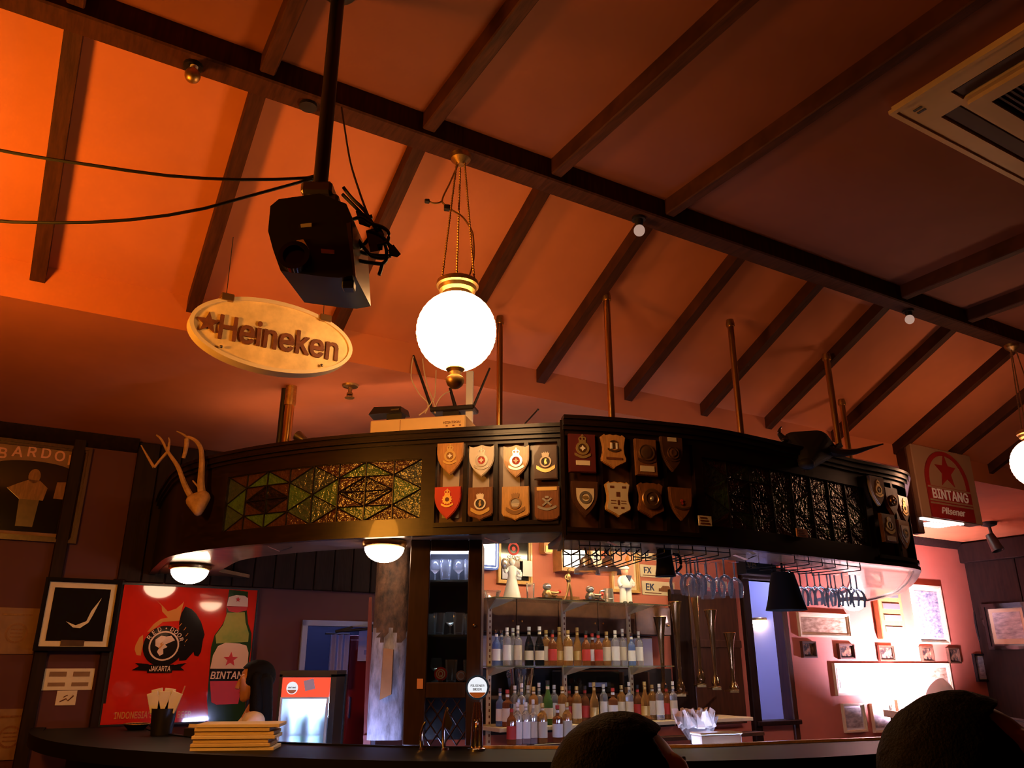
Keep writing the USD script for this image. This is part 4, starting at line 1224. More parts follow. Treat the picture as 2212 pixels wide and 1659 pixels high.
def wine_glass(name, label, cat_, loc, H, R, group, wide=False, mat_='glassware'):
    """hung upside down: the foot at the origin, the bowl below"""
    A = T(name, label, cat_, loc, 0, group)
    t = .0015
    if wide:
        O('foot', lathe([(.006, -.004), (.036, 0)], 24), mat_, A)
        O('stem', lathe([(0, 0), (.006, -.004), (.005, -H * .38), (.009, -H * .43), (0, -H * .44)], 12), 'glass_solid', A)
        bowl = [(.008, -H * .43), (R * .40, -H * .50), (R * .50, -H * .60), (R * .46, -H * .68), (R * .62, -H * .76), (R * .95, -H * .86), (R, -H)]
    else:
        O('foot', lathe([(.006, -.004), (.034, 0)], 24), mat_, A)
        O('stem', lathe([(0, 0), (.006, -.004), (.0045, -H * .36), (.008, -H * .43), (0, -H * .44)], 12), 'glass_solid', A)
        bowl = [(.007, -H * .43), (R * .50, -H * .47), (R * .85, -H * .56), (R, -H * .68), (R * .98, -H * .8), (R * .82, -H)]
    O('bowl', lathe(bowl, 26), mat_, A)
    return A


# two wide-bowled glasses
g0 = None
for px, py, wrd in ((1266, 1172, 'nearer the timber cabinet'), (1312, 1174, 'nearer the number signs')):
    q = aty(px, py, 4.62)
    lab = f'wide-bowled amber-tinted glass hanging upside down from the first rack, {wrd}'
    if g0 is None:
        g0 = wine_glass('margarita_glass', lab, 'glass', q, .175, .075, 'wide glasses hung from the first rack', True, 'glass_amber')
    else:
        dup(g0, lab, q)
g0 = None
k = 0
WG = [(1460, 1201, 4.72), (1481, 1196, 4.80), (1498, 1188, 4.95), (1505, 1199, 4.76), (1523, 1197, 4.85), (1544, 1188, 5.02), (1561, 1197, 4.86), (1582, 1192, 5.02), (1520, 1186, 5.1), (1490, 1204, 4.66)]
ordn = ['first', 'second', 'third', 'fourth', 'fifth', 'sixth', 'seventh', 'eighth', 'ninth', 'tenth', 'eleventh', 'twelfth', 'thirteenth', 'fourteenth', 'fifteenth', 'sixteenth', 'seventeenth', 'eighteenth', 'nineteenth', 'twentieth', 'twenty-first', 'twenty-second', 'twenty-third', 'twenty-fourth', 'twenty-fifth', 'twenty-sixth', 'twenty-seventh', 'twenty-eighth']
for k, (px, py, d) in enumerate(sorted(WG)):
    q = aty(px, py, d)
    q[2] = min(q[2], RB - .022)
    lab = f'clear wine glass hanging upside down beside the black jug, {ordn[k]} from the jug'
    if g0 is None:
        g0 = wine_glass('wine_glass', lab, 'glass', q, .215, .048, 'wine glasses hung by the black jug')
    else:
        dup(g0, lab, q)
WG2 = [(1726, 1236, 5.35), (1741, 1236, 5.5), (1756, 1232, 5.6), (1768, 1236, 5.5), (1784, 1233, 5.7), (1800, 1232, 5.75), (1817, 1236, 5.6), (1834, 1236, 5.75), (1792, 1240, 5.45), (1847, 1242, 5.6)]
for k, (px, py, d) in enumerate(sorted(WG2)):
    dup(g0, f'clear wine glass hanging upside down beyond the black shade, {ordn[k]} from the shade', np.minimum(aty(px, py, d), [99, 99, RB - .022]), group='wine glasses hung beyond the black shade')
# black jug
q = aty(1432, 1150, 4.62)
A = T('black_jug', 'matt black jug hanging beside the wine glasses under the canopy', 'jug', q, -10)
hj = .25
O('body', lathe([(0, -.09), (.036, -.09), (.040, -.10), (.042, -.13), (.050, -.20), (.058, -hj), (.050, -hj), (.03, -.2), (0, -.12)], 28), 'black_matt', A)
O('strap', bx(-.045, .035, -.01, .01, -.095, .02, .004), 'black_matt', A)
O('handle', tube(spline([(.045, 0, -.125), (.085, 0, -.14), (.09, 0, -.19), (.058, 0, -.225)], 16), .008, 8), 'black_matt', A)
# black lampshade
q = aty(1690, 1238, 5.25)
A = T('pendant_lampshade', 'black flared lampshade hanging under the canopy between two groups of wine glasses', 'lampshade', q)
O('shade', lathe([(.07, 0), (.095, -.10), (.108, -.165), (.128, -.232), (.124, -.232), (.104, -.165), (.09, -.1), (.066, 0)], 32), 'black_matt', A)
O('top_disc', lathe([(0, .002), (.07, .002), (.07, -.004), (0, -.004)], 28), 'black_matt', A)
O('rod', cyl((0, 0, 0), (0, 0, RB - q[2]), .008, 8), 'black', A)
O('finial', ball((.02, -.07, .004), .012, 1), 'chrome', A)

# dark box sign with two pale letters
q0 = aty(1606, 1200, 6.0)
A = T('box_sign', 'black box sign with two dull pale letters beyond the wine glasses', 'sign', aty(1632, 1218, 6.0), RZ)
O('box', bx(-.10, .22, 0, .10, -.075, .075, .006), 'black', A)
O('letters', letters('VB', .055, -.004, .005, x=-.045, z=-.03), 'crest_bronze', A, smooth=False)
for x_ in (-.05, .17):
    O('hanger', cyl((x_, .05, .07), (x_, .05, RB - q0[2] + .12), .005, 5), 'black', A)

# ================================================================ timber cabinet and rough post under the canopy
cx0, cx1 = aty(882, 1300, 4.58)[0], aty(1040, 1300, 4.58)[0]
CY = 4.58
zz = lambda py, d=CY: aty(950, py, d)[2]
A = T('display_cabinet', 'narrow dark timber cabinet with a glass front under the canopy, glasses inside', 'cabinet')
gx0, gx1 = aty(926, 1300, CY)[0], aty(1010, 1300, CY)[0]
O('stile', bx(cx0, gx0, CY, CY + .04, 1.1, LB, .004), 'cabinet_wood', A)
O('stile', bx(gx1, cx1, CY, CY + .04, 1.1, LB, .004), 'cabinet_wood', A)
O('top_rail', bx(gx0, gx1, CY, CY + .04, zz(1190), LB, .004), 'cabinet_wood', A)
O('lower_rail', bx(gx0, gx1, CY, CY + .04, zz(1508), zz(1474), .004), 'cabinet_wood', A)
O('back_panel', bx(cx0, cx1, CY + .36, CY + .38, 1.1, LB), 'black', A)
O('side_panel', bx(cx0, cx0 + .02, CY + .04, CY + .36, 1.1, LB), 'cabinet_wood', A)
O('side_panel', bx(cx1 - .02, cx1, CY + .04, CY + .36, 1.1, LB), 'cabinet_wood', A)
for py in (1256, 1372, 1474):
    z = zz(py, CY + .15)
    O('shelf', bx(cx0 + .02, cx1 - .02, CY + .05, CY + .36, z - .012, z), 'shelf_glass', A)
O('cabinet_light', cyl((cx0 + .05, CY + .07, LB - .06), (cx1 - .05, CY + .07, LB - .06), .010, 10), 'under_glow', A, label='added cool tube hidden behind the top rail')  # added tube that lights the glasses, unseen from the front
O('glass_pane', bx(gx0, gx1, CY + .012, CY + .016, zz(1476), zz(1190)), 'pane_clear', A)
zl0, zl1 = 1.1, zz(1510)
lat = []
for k in range(-4, 6):
    for sg in (1, -1):
        x = gx0 - .04 + k * .07
        lat.append([(x, zl0), (x + sg * (zl1 - zl0) * .7, zl1)])
lx0, lx1 = gx0 - .06, gx1
segs = []
from shapely.geometry import LineString, box as sbox
for a, b in lat:
    g = LineString([a, b]).intersection(sbox(lx0, zl0, lx1, zl1))
    if g.length > .01:
        c = list(g.coords)
        segs.append(tube([(c[0][0], CY + .02, c[0][1]), (c[1][0], CY + .02, c[1][1])], .004, 4))
O('lattice', cat(segs), 'cabinet_wood', A)
O('knob', ball((aty(1024, 1351, CY - .01)[0], CY - .01, zz(1351)), .009, 1), 'brass', A)
O('paper_label', bx(aty(901, 1470, CY)[0], aty(914, 1470, CY)[0], CY - .003, CY + .001, zz(1488), zz(1466)), 'card_pink', A)


def tumbler(label, loc, H, r, group, kind=0):
    A = T('bar_glass', label, 'glass', loc, 0, group)
    if kind == 0:
        O('body', lathe([(0, 0), (r * .8, 0), (r, H)], 20), 'glassware', A)
        O('base', lathe([(0, .001), (r * .76, .001), (r * .77, .012), (0, .012)], 16), 'frost', A)
    else:
        O('foot', lathe([(0, 0), (r * .8, 0), (r * .8, .004), (.008, .012), (0, .012)], 18), 'glassware', A)
        O('bowl', lathe([(.006, .01), (.006, H * .4), (r, H * .58), (r, H * .8), (r * .85, H)], 20), 'glassware', A)
    return A


pr = [None, None]
row = 0
for py, hs, kinds in ((1256, (.11, .14), (1, 1, 0, 1, 0)), (1372, (.15, .17), (0, 0, 0, 1, 0, 0)), (1474, (.08, .10), (0, 1, 0, 0))):
    z = zz(py, CY + .15)
    row += 1
    n = len(kinds)
    for k, kd in enumerate(kinds):
        x = cx0 + .055 + (cx1 - cx0 - .13) * k / (n - 1)
        y = CY + .11 + .10 * (k % 2)
        lab = f'{("small tumbler", "stemmed glass")[kd]} on the {("top", "middle", "lowest")[row - 1]} shelf of the glazed cabinet, {ordn[k]} along'
        if pr[kd] is None:
            pr[kd] = tumbler(lab, (x, y, z), .13 if kd else .12, .034, 'glasses in the glazed cabinet', kd)
        else:
            dup(pr[kd], lab, (x, y, z))
zq = zz(1450)
for px, r, lab, ltr in ((952, .036, 'round red badge with a white letter standing in the glazed cabinet', 'Q'), (996, .028, 'smaller round reddish badge standing in the glazed cabinet', None)):
    x = aty(px, 1450, CY + .06)[0]
    z = zz(1474, CY + .15)
    A = T('badge', lab, 'badge', (x, CY + .065, z))
    O('disc', slabs(ellipse(0, r * 1.25, r, r, 30), -.006, .006), 'red' if ltr else 'card_pink', A)
    O('ring', slabs(ring(0, r * 1.25, r * .72, r * .55), -.008, -.006), 'white', A, smooth=False)
    if ltr:
        O('letter', letters(ltr, r * .8, -.010, .004, z=r * .85), 'white', A, smooth=False)
    O('stand', bx(-.01, .01, -.01, .012, 0, r * .4), 'steel_dark', A)

px0_, px1_ = aty(800, 1300, 4.86)[0], aty(884, 1300, 4.86)[0]
A = T('timber_post', 'rough weathered timber post with peeling bark between the doorway and the glazed cabinet', 'post')
n = 40
zs = np.linspace(1.1, LB + .002, n)
ang = np.linspace(0, 2 * np.pi, 28, endpoint=False)
cxp, wxp = (px0_ + px1_) / 2, (px1_ - px0_) / 2
V = []
for z in zs:
    r = 1 + .13 * (meshkit.fbm(np.stack([np.cos(ang) * 2, np.sin(ang) * 2, np.full(28, z * 2.2)], -1), 4, 3) - .5) * 2
    sq = 1 / np.maximum(np.abs(np.cos(ang)), np.abs(np.sin(ang))) ** .6
    V.append(np.c_[cxp + wxp * .93 * np.cos(ang) * sq * r, 4.98 + .10 * np.sin(ang) * sq * r, np.full(28, z)])
V = np.vstack(V)
F_ = [(i * 28 + j, i * 28 + (j + 1) % 28, (i + 1) * 28 + (j + 1) % 28) for i in range(n - 1) for j in range(28)] + [(i * 28 + j, (i + 1) * 28 + (j + 1) % 28, (i + 1) * 28 + j) for i in range(n - 1) for j in range(28)]
m_ = trimesh.Trimesh(V, np.array(F_), process=False)
zsplit = zz(1372, 4.88)
top_f = V[np.array(F_)][:, :, 2].mean(1) > zsplit + .05 * np.sin(V[np.array(F_)][:, :, 0].mean(1) * 60)
O('bark', trimesh.Trimesh(V, np.array(F_)[top_f], process=False), 'bark', A, smooth=60)
O('bare_timber', trimesh.Trimesh(V, np.array(F_)[~top_f], process=False), 'blue_lit_timber', A, smooth=60, label='bare lower timber with blue light put into its colour')
x0, x1 = aty(822, 1450, 4.82)[0], aty(846, 1450, 4.82)[0]
O('peeling_slab', hull([(x0, 4.84, zz(1512, 4.84)), (x1, 4.84, zz(1500, 4.84)), (x1, 4.84, zz(1403, 4.84)), (x0 + .012, 4.84, zz(1400, 4.84)), (x0, 4.875, zz(1512, 4.84)), (x1, 4.875, zz(1500, 4.84)), (x1, 4.875, zz(1403, 4.84)), (x0, 4.875, zz(1400, 4.84))]), 'tan_paper', A, smooth=False, label='flat pale patch of peeled wood')
A = T('leaning_board', 'thin maroon board standing on edge beside the rough timber post', 'board')
a = [aty(x, y, 5.0) for x, y in ((797, 1290), (803, 1290), (800, 1620), (784, 1620), (790, 1440))]
O('board', hull(a + [p + [0, .02, 0] for p in a]), 'maroon_velvet', A, smooth=False)
O('foot', bx(a[3][0], a[2][0], 4.98, 5.04, 1.10, 1.12), 'maroon_velvet', A)

# ================================================================ the bar counter
IN_ = np.array([(-2.60, 6.08), (-2.3, 5.55), (-1.74, 5.0), (-1.0, 4.66), (-.3, 4.49), (.3, 4.46), (.95, 4.54), (1.5, 4.76), (2.37, 5.12), (2.9, 5.7), (3.3, 6.8), (3.5, 8.0)])
CC = Path(IN_, 300)
A = T('bar_counter', 'dark polished bar counter curving beneath the canopy with a pale inner edge', 'bar counter')
O('counter_top', curved(CC, 0, CC.L, .0, .62, 1.045, 1.095), 'counter_black', A)
sm_ = CC.from_px(1042, 1.1)
O('inner_edge', curved(CC, 0, sm_, -.035, .0, 1.05, 1.102), 'counter_black', A)  # same edge, its lack of light at this end put into the colour
O('inner_edge', curved(CC, sm_, CC.L, -.035, .0, 1.05, 1.108), 'oak_pale', A, label='pale polished inner edge of the counter')
O('front_rail', curved(CC, 0, CC.L, .60, .68, 1.03, 1.105), 'counter_black', A)
O('front_panel', curved(CC, 0, CC.L, .40, .44, 0, 1.045), 'timber_panel', A)
O('inner_panel', curved(CC, 0, CC.L, .02, .06, 0, 1.045), 'timber_panel', A)
O('foot_rail', tube([[*CC.at(s, .58)[0], .2] for s in np.linspace(0, CC.L, 80)], .025, 8), 'brass', A)


def on_counter(px, d):
    q = aty(px, 1600, d)
    return np.array([q[0], q[1], 1.095])


# beer taps
q = on_counter(1030, 4.36)
A = T('beer_tap', 'chrome beer tap tower topped by a round white badge with a blue rim', 'beer tap', q, 0)
hb = aty(1030, 1485, 4.36)[2] - 1.095
O('column', cat(*[tube([(x0, 0, 0), (x0 * .8, 0, hb * .5), (x0 * .5, 0, hb - .07)], [.012, .010, .008], 12) for x0 in (-.022, .0, .022)]), 'chrome', A)
O('base', lathe([(0, 0), (.045, 0), (.045, .012), (.03, .02), (0, .02)], 24), 'chrome', A)
O('badge', slabs(ellipse(0, hb, .052, .056, 36), -.012, .012), 'tap_badge', A)
O('badge_rim', slabs(ring(0, hb, .060, .050), -.016, .016), 'blue_plastic', A, smooth=False)
O('badge_print', cat(letters('PILSENER', .010, -.016, .003, z=hb + .004, width=.07), letters('BEER', .010, -.016, .003, z=hb - .014, width=.045)), 'blue_dark', A, smooth=False)
O('badge_stripe', slabs(Polygon(ellipse(0, hb, .048, .050, 30)).intersection(sbox(-.1, hb - .06, .1, hb - .024)), -.015, -.012), 'card_pink', A, smooth=False)
O('spout', tube(spline([(.0, -.01, .14), (.0, -.05, .13), (0, -.06, .09)], 10), .008, 8), 'chrome', A)
for px, d, lab, hh in ((914, 4.42, 'low curved chrome tap handle on the counter before the cabinet', .13), (962, 4.40, 'taller curved chrome tap handle on the counter before the cabinet', .20)):
    q = on_counter(px, d)
    A = T('tap_handle', lab, 'tap', q)
    O('lever', tube(spline([(-.005, 0, 0), (-.012, 0, hh * .5), (.0, 0, hh * .9), (.01, 0, hh)], 16), np.linspace(.010, .006, 16), 10), 'chrome', A)
    O('base', lathe([(0, 0), (.02, 0), (.018, .012), (0, .016)], 16), 'chrome', A)
    if hh > .15:
        O('grip', hull([(.0, -.006, hh), (.0, .006, hh), (.035, -.006, hh * .62), (.035, .006, hh * .62), (.02, 0, hh * .45), (-.004, -.006, hh * .55), (-.004, .006, hh * .55)]), 'steel_dark', A)

# stack of menus
A = T('menu_stack', 'stack of pale menus with layered edges on the counter in front of the woman', 'menus', on_counter(517, 4.47), 6)
wM = .205
for k in range(7):
    dx, dy = R_.uniform(-.01, .01), R_.uniform(-.008, .008)
    O('menu', bx(-wM + dx, wM + dx - .02 * (k % 3), -.11 + dy, .11 + dy, k * .018, k * .018 + .0165, .002), 'cream' if k % 3 else 'paper', A)
# napkin cup
A = T('napkin_cup', 'black cup stuffed with white paper napkins and straws on the counter', 'cup', on_counter(346, 5.35), 0)
hc = aty(352, 1530, 5.35)[2] - 1.095
O('cup', lathe([(0, 0), (.062, 0), (.075, hc), (.070, hc), (.058, .01), (0, .01)], 24), 'black', A)
for k in range(7):
    a = -.45 + .15 * k
    O('napkin', mv(bx(-.035, .035, -.03 + .01 * (k % 3), -.022 + .01 * (k % 3), .0, .12 + .02 * math.sin(k * 2.1), .003), (a * .09, 0, hc - .02), ry=a * 42), 'white', A)
O('straw', tube([(.05, 0, hc - .1), (.11, 0, hc + .13)], .004, 6), 'card_pink', A)
A = T('ashtray', 'low dark dish on the counter beside the napkin cup', 'dish', on_counter(290, 5.75), 0)
O('bowl', lathe([(0, 0), (.05, 0), (.085, .035), (.078, .037), (.045, .008), (0, .008)], 24), 'black_gloss', A)
O('rim', mv(torus(.081, .004), (0, 0, .036)), 'brass_dull', A)
A = T('card_holder', 'small dark card holder with a pale strip on the counter edge near the napkin cup', 'holder', on_counter(420, 5.2), -10)
O('block', bx(-.06, .06, -.03, .03, 0, .05, .004), 'black', A)
O('card', mv(bx(-.05, .05, -.002, .002, 0, .02), (0, 0, .05), rx=-15), 'cream', A)

# pale box and bowl of napkins at the far side of the counter
A = T('white_tray', 'long white box lying on the counter beyond the dark-haired head in the middle', 'box', on_counter(1548, 4.72), 20)
O('box', bx(-.13, .13, -.05, .05, 0, .05, .006), 'white', A)
O('lid', bx(-.134, .134, -.054, .054, .05, .062, .004), 'white_gloss', A)
A = T('napkin_bowl', 'glass bowl heaped with folded pale napkins beside the bottles', 'bowl', aty(1508, 1598, 5.1), 0)
A_z = aty(1508, 1598, 5.1)[2]
O('bowl', lathe([(0, 0), (.06, 0), (.10, .06), (.13, .13)], 28), 'glassware', A)
for k in range(46):
    a = k * 2.4
    rr = .012 + .098 * ((k * 7) % 11) / 10
    O('napkin', mv(hull([(-.022, -.010, 0), (.022, -.010, 0), (-.022, .010, 0), (.022, .010, 0), (-.018, -.006, .085), (.016, .006, .075), (.0, .012, .08)]), (rr * math.cos(a), rr * math.sin(a), .07 + .012 * (k % 3)), rx=25 * math.sin(a), ry=20 * math.cos(a), rz=40 * k), 'cloth_white', A, smooth=False)
O('foot', lathe([(0, -.0), (.05, -.0), (.04, -.03), (.05, -(A_z - 1.0)), (0, -(A_z - 1.0))], 20), 'steel_dark', A)

# ================================================================ things on the back wall
def on_wall(name, label, cat_, tl, br, n=BACK, group=None, ry=0):
    u0, z1 = uz(*tl, n)
    u1, z0 = uz(*br, n)
    A = T(name, label, cat_, un((u0 + u1) / 2, n, (z0 + z1) / 2), RZ, group, ry=ry)
    return A, (u1 - u0) / 2, (z1 - z0) / 2


def picture(label, tl, br, fw, fm, mount, print_, mw=0.0, name='framed_picture', group=None, depth=.03, n=BACK, glazed=False):
    A, w, h = on_wall(name, label, 'picture', tl, br, n, group)
    O('frame', frame_bars(-w, w, -h, h, fw, -depth, 0), fm, A, smooth=False)
    if mw:
        O('mount', bx(-w + fw * .8, w - fw * .8, -.010, -.002, -h + fw * .8, h - fw * .8), mount, A, smooth=False)
    a = fw * .8 + mw
    O('print', bx(-w + a, w - a, -.013, -.004, -h + a, h - a), print_, A, smooth=False)
    return A, w, h


# maroon end
A, w, h = on_wall('framed_poster', 'big dim framed poster of a standing man in a pale shirt under arched letters', 'poster', (-28, 944), (163, 1176))
O('frame', frame_bars(-w, w, -h, h, .04, -.035, 0), 'mahogany_brown', A, smooth=False)
O('ground', bx(-w + .03, w - .03, -.012, -.002, -h + .03, h - .03), 'tan_paper', A, smooth=False)
O('dark_arch', slabs(Polygon([(-w * .78, -h * .82), (w * .70, -h * .82), (w * .70, h * .45)] + ellipse(-w * .04, h * .45, w * .74, h * .16, 20, 0, 180)[1:]), -.014, -.012), 'black_print', A, smooth=False)
for k, ch in enumerate('BARDON'):
    t = (k - 2.5) / 2.5
    O('letter', letters(ch, .075, -.018, .005, x=t * w * .66, z=h * .70 - .035 * t * t), 'card_pink', A, smooth=False)
O('figure', cat(slabs(ellipse(0, h * .30, .040, .055, 18), -.018, -.014), slabs([(-.03, h * .22), (.04, h * .22), (.10, h * .08), (.085, -h * .18), (-.07, -h * .18), (-.16, h * .02), (-.10, h * .12)], -.018, -.014)), 'walnut', A, smooth=False, label='printed man in a pale shirt')
O('trousers', slabs([(-.07, -h * .18), (.06, -h * .18), (.05, -h * .72), (-.06, -h * .72)], -.017, -.014), 'walnut_dark', A, smooth=False)
O('side_panel', slabs([(w * .44, h * .22), (w * .64, h * .24), (w * .60, -h * .12), (w * .42, -h * .12)], -.017, -.014), 'walnut', A, smooth=False)

A, w, h = picture('framed dark picture of a pale feather-like streak in a cream mount', (100, 1247), (240, 1407), .030, 'black_gloss', 'cream', 'black_gloss', .045, n=BACK - .052)
O('streak', slabs([(w * .52, h * .48), (w * .30, h * .10), (w * .22, -h * .18), (-.01, -h * .30), (-w * .30, -h * .20), (-w * .10, -h * .36), (w * .08, -h * .38), (w * .28, -h * .22), (w * .36, -h * .02)], -.015, -.013), 'cream', A, smooth=False, label='pale streak in the print')
O('title_plate', bx(-w * .34, w * .26, -.016, -.009, -h + .035, -h + .075), 'walnut_dark', A, smooth=False)
A, w, h = on_wall('notice', 'wide two-column paper notice below the feather picture', 'notice', (98, 1444), (198, 1490))
O('sheet', bx(-w, w, -.006, 0, -h, h), 'cream', A, smooth=False)
O('text_block', cat(*[bx(a, b, -.008, -.006, c, d) for a, b, c, d in ((-w * .8, -w * .12, h * .25, h * .7), (w * .14, w * .82, h * .25, h * .7), (-w * .8, -w * .12, -h * .65, -h * .3), (w * .14, w * .82, -h * .65, -h * .3))]), 'tan_paper', A, smooth=False)
A, w, h = on_wall('card', 'small paper card with a dark scribble pinned below the wide notice', 'card', (124, 1492), (162, 1523))
O('sheet', bx(-w, w, -.006, 0, -h, h), 'cream', A, smooth=False)
O('scribble', cat(tube([(-w * .6, -.008, -h * .5), (0, -.008, -h * .1), (w * .2, -.008, -h * .4), (w * .7, -.008, h * .3)], .004, 4), tube([(-w * .3, -.008, h * .1), (w * .1, -.008, h * .4)], .003, 4)), 'lettering_brown', A, smooth=False)
for tl, br, lab in (((-6, 1312), (70, 1413), 'tan framed certificate with a round seal at the very edge of the picture'), ((-10, 1532), (46, 1640), 'tan framed certificate low on the wall at the very edge of the picture')):
    A, w, h = on_wall('certificate', lab, 'certificate', tl, br)
    O('sheet', bx(-w, w, -.012, 0, -h, h), 'tan_paper', A, smooth=False)
    O('seal', slabs(ring(w * .1, -h * .1, h * .44, h * .36), -.015, -.012), 'walnut', A, smooth=False)
    O('seal_lines', cat(*[bx(-h * .25 + w * .1, h * .25 + w * .1, -.015, -.012, -h * .1 + q * h * .16 - .004, -h * .1 + q * h * .16 + .004) for q in (-1, 0, 1)], bx(-w * .7, w * .7, -.015, -.012, h * .66, h * .74)), 'walnut', A, smooth=False)

# the red beer poster
u0, z1 = uz(262, 1262, BACK - .04)
u1, _ = uz(556, 1280, BACK - .04)
_, z0 = uz(215, 1566, BACK - .04)
u0b, _ = uz(217, 1566, BACK - .04)
u0 = (u0 + u0b) / 2
A = T('beer_poster', 'large glossy red beer poster with a black round emblem and a green bottle', 'poster', un(u0, BACK - .035, z0), RZ)
PWd, PH = u1 - u0, z1 - z0
X = lambda px, py: uz(px, py, BACK - .05)[0] - u0
Z = lambda px, py: uz(px, py, BACK - .05)[1] - z0
PT = lambda pts: [(X(*p), Z(*p)) for p in pts]
O('sheet', bx(0, PWd, -.012, 0, 0, PH), 'red_gloss', A, smooth=False)
O('foot_band', bx(0, PWd * .80, -.016, -.012, .0, PH * .145), 'red_gloss', A, smooth=False)
O('edge_trim', frame_bars(-.012, PWd + .012, -.012, PH + .012, .014, -.016, 0), 'black', A, smooth=False)
ec = PT([(354, 1395)])[0]
er = abs(X(398, 1395) - X(354, 1395))
o1 = PT([(x * .1025 + 260, y * .1025 + 1290) for x, y in ((1370, 195), (1500, 250), (1600, 350), (1700, 520), (1740, 650), (1775, 790), (1740, 900), (1700, 1150), (1640, 1250), (1560, 1230), (1540, 1150), (1380, 1330), (1240, 1340), (1240, 520), (1290, 330))])
O('animal_shape', slabs(o1, -.0155, -.012), 'black_print', A, smooth=False)
O('splash', slabs(unary_union([Polygon(PT([(x * .1025 + 260, y * .1025 + 1290) for x, y in q])).buffer(0) for q in (((560, 740), (700, 570), (850, 460), (1000, 430), (880, 300), (870, 180), (760, 60), (900, 190), (1000, 300), (1180, 240), (1310, 130), (1340, 90), (1280, 330), (1240, 500), (900, 520), (640, 720)), ((480, 790), (400, 850), (320, 1010), (300, 1100), (340, 1220), (430, 1230), (480, 1000)))]), -.0145, -.012), 'orange_print', A, smooth=False)
O('emblem_disc', slabs(ellipse(*ec, er, er * 1.0, 40), -.018, -.012), 'black_print', A, smooth=False)
O('emblem_ring', slabs(ring(*ec, er * .74, er * .66, 36), -.020, -.018), 'pink_print', A, smooth=False)
f = lambda pts: [(ec[0] + a * er, ec[1] + b * er) for a, b in pts]
O('emblem_face', slabs(f([(-.45, .30), (-.2, .50), (.05, .46), (.3, .50), (.5, .28), (.05, .06), (.18, -.06), (-.02, -.16), (.02, -.40), (-.15, -.50), (-.30, -.30), (-.22, -.12), (-.42, 0)]), -.020, -.018), 'pink_print', A, smooth=False)
O('emblem_mark', cat(slabs(f([(-.2, .1), (-.08, .2), (-.14, -.02)]), -.022, -.02), slabs(f([(-.25, -.1), (-.05, .12), (-.02, .08), (-.2, -.16)]), -.022, -.020)), 'orange_print', A, smooth=False)
for word, a0, a1 in (('RED', 152, 112), ('DOOR', 70, 22)):
    for k, ch in enumerate(word):
        a = a0 + (a1 - a0) * k / (len(word) - 1)
        m = letters(ch, er * .20, 0, .003, z=-er * .10)
        O('emblem_letter', mv(m, (ec[0] + er * .87 * math.cos(math.radians(a)), -.021, ec[1] + er * .87 * math.sin(math.radians(a))), ry=90 - a), 'pink_print', A, smooth=False)
O('emblem_dot', slabs(ellipse(ec[0], ec[1] + er * .87, er * .04, er * .04, 10), -.021, -.018), 'pink_print', A, smooth=False)
O('ribbon', slabs(unary_union([Polygon(f([(-.62, -1.32), (.55, -1.32), (.62, -.92), (-.72, -.92)])), Polygon(f([(-.6, -1.22), (-1.35, -1.18), (-1.05, -1.0), (-1.25, -.84), (-.6, -.9)])), Polygon(f([(.5, -1.2), (1.15, -1.2), (.95, -1.05), (1.22, -.84), (.5, -.96)]))]), -.019, -.012), 'black_print', A, smooth=False)
O('ribbon_lettering', letters('JAKARTA', er * .24, -.022, .003, x=ec[0] - er * .04, z=ec[1] - er * 1.24, width=er * 1.02), 'pink_print', A, smooth=False)
O('speckles', cat(*[slabs(f([(a, b), (a + .10, b + .16), (a + .12, b + .13), (a + .02, b - .02)]), -.017, -.0155) for a, b in ((.62, 1.0), (.86, .8), (.5, .75), (1.0, .5), (.45, .5), (1.0, .2), (.9, -.1))]), 'orange_print', A, smooth=False)
# the printed bottle: flat print, standing slightly proud as a cut-out
b = lambda pts: PT([(x * .1808 + 420, y * .1808 + 1260) for x, y in pts])
O('bottle_print', slabs(b([(415, 75), (640, 100), (625, 330), (640, 480), (680, 600), (675, 760), (640, 1000), (600, 1560), (540, 1655), (170, 1655), (150, 1400), (200, 760), (240, 620), (330, 500), (380, 400), (385, 280)]), -.017, -.012), 'green_deep', A, smooth=False)
O('bottle_shoulder', slabs(b([(390, 350), (600, 345), (610, 470), (650, 600), (640, 700), (260, 720), (250, 620), (340, 500)]), -.019, -.017), 'green_print', A, smooth=False)
O('bottle_label', slabs(b([(370, 710), (540, 720), (620, 745), (645, 830), (635, 950), (590, 1020), (185, 1030), (220, 860), (280, 750)]), -.020, -.017), 'pink_print', A, smooth=False)
O('neck_label', slabs(b([(385, 270), (410, 165), (500, 140), (600, 150), (640, 180), (635, 280)]), -.020, -.017), 'pink_print', A, smooth=False)
O('neck_band', slabs(b([(385, 275), (635, 280), (620, 325), (510, 350), (410, 335)]), -.0205, -.017), 'red', A, smooth=False)
O('neck_star', slabs(star(*b([(520, 195)])[0], .022), -.022, -.020), 'red', A, smooth=False)
O('bottle_star', slabs(star(*b([(430, 910)])[0], .058), -.022, -.020), 'red', A, smooth=False)
O('bottle_band', slabs(b([(185, 1020), (600, 1020), (580, 1160), (180, 1165)]), -.021, -.017), 'black_print', A, smooth=False)
q0, q1 = b([(190, 1140)])[0], b([(640, 1140)])[0]
O('bottle_name', letters('BINTANG', .052, -.024, .003, x=(q0[0] + q1[0]) / 2, z=b([(300, 1135)])[0][1] - .004, width=(q1[0] - q0[0]) * 1.02, slant=.12), 'pink_print', A, smooth=False)
O('bottle_foot_label', slabs(b([(185, 1170), (580, 1165), (520, 1440), (260, 1450), (200, 1420)]), -.020, -.017), 'red', A, smooth=False)
s0, s1 = X(247, 1544), X(330, 1544)
O('strip_lettering', letters("INDONESIA'S", .045, -.019, .003, x=(s0 + s1) / 2, z=Z(280, 1552), width=s1 - s0), 'orange_print', A, smooth=False)
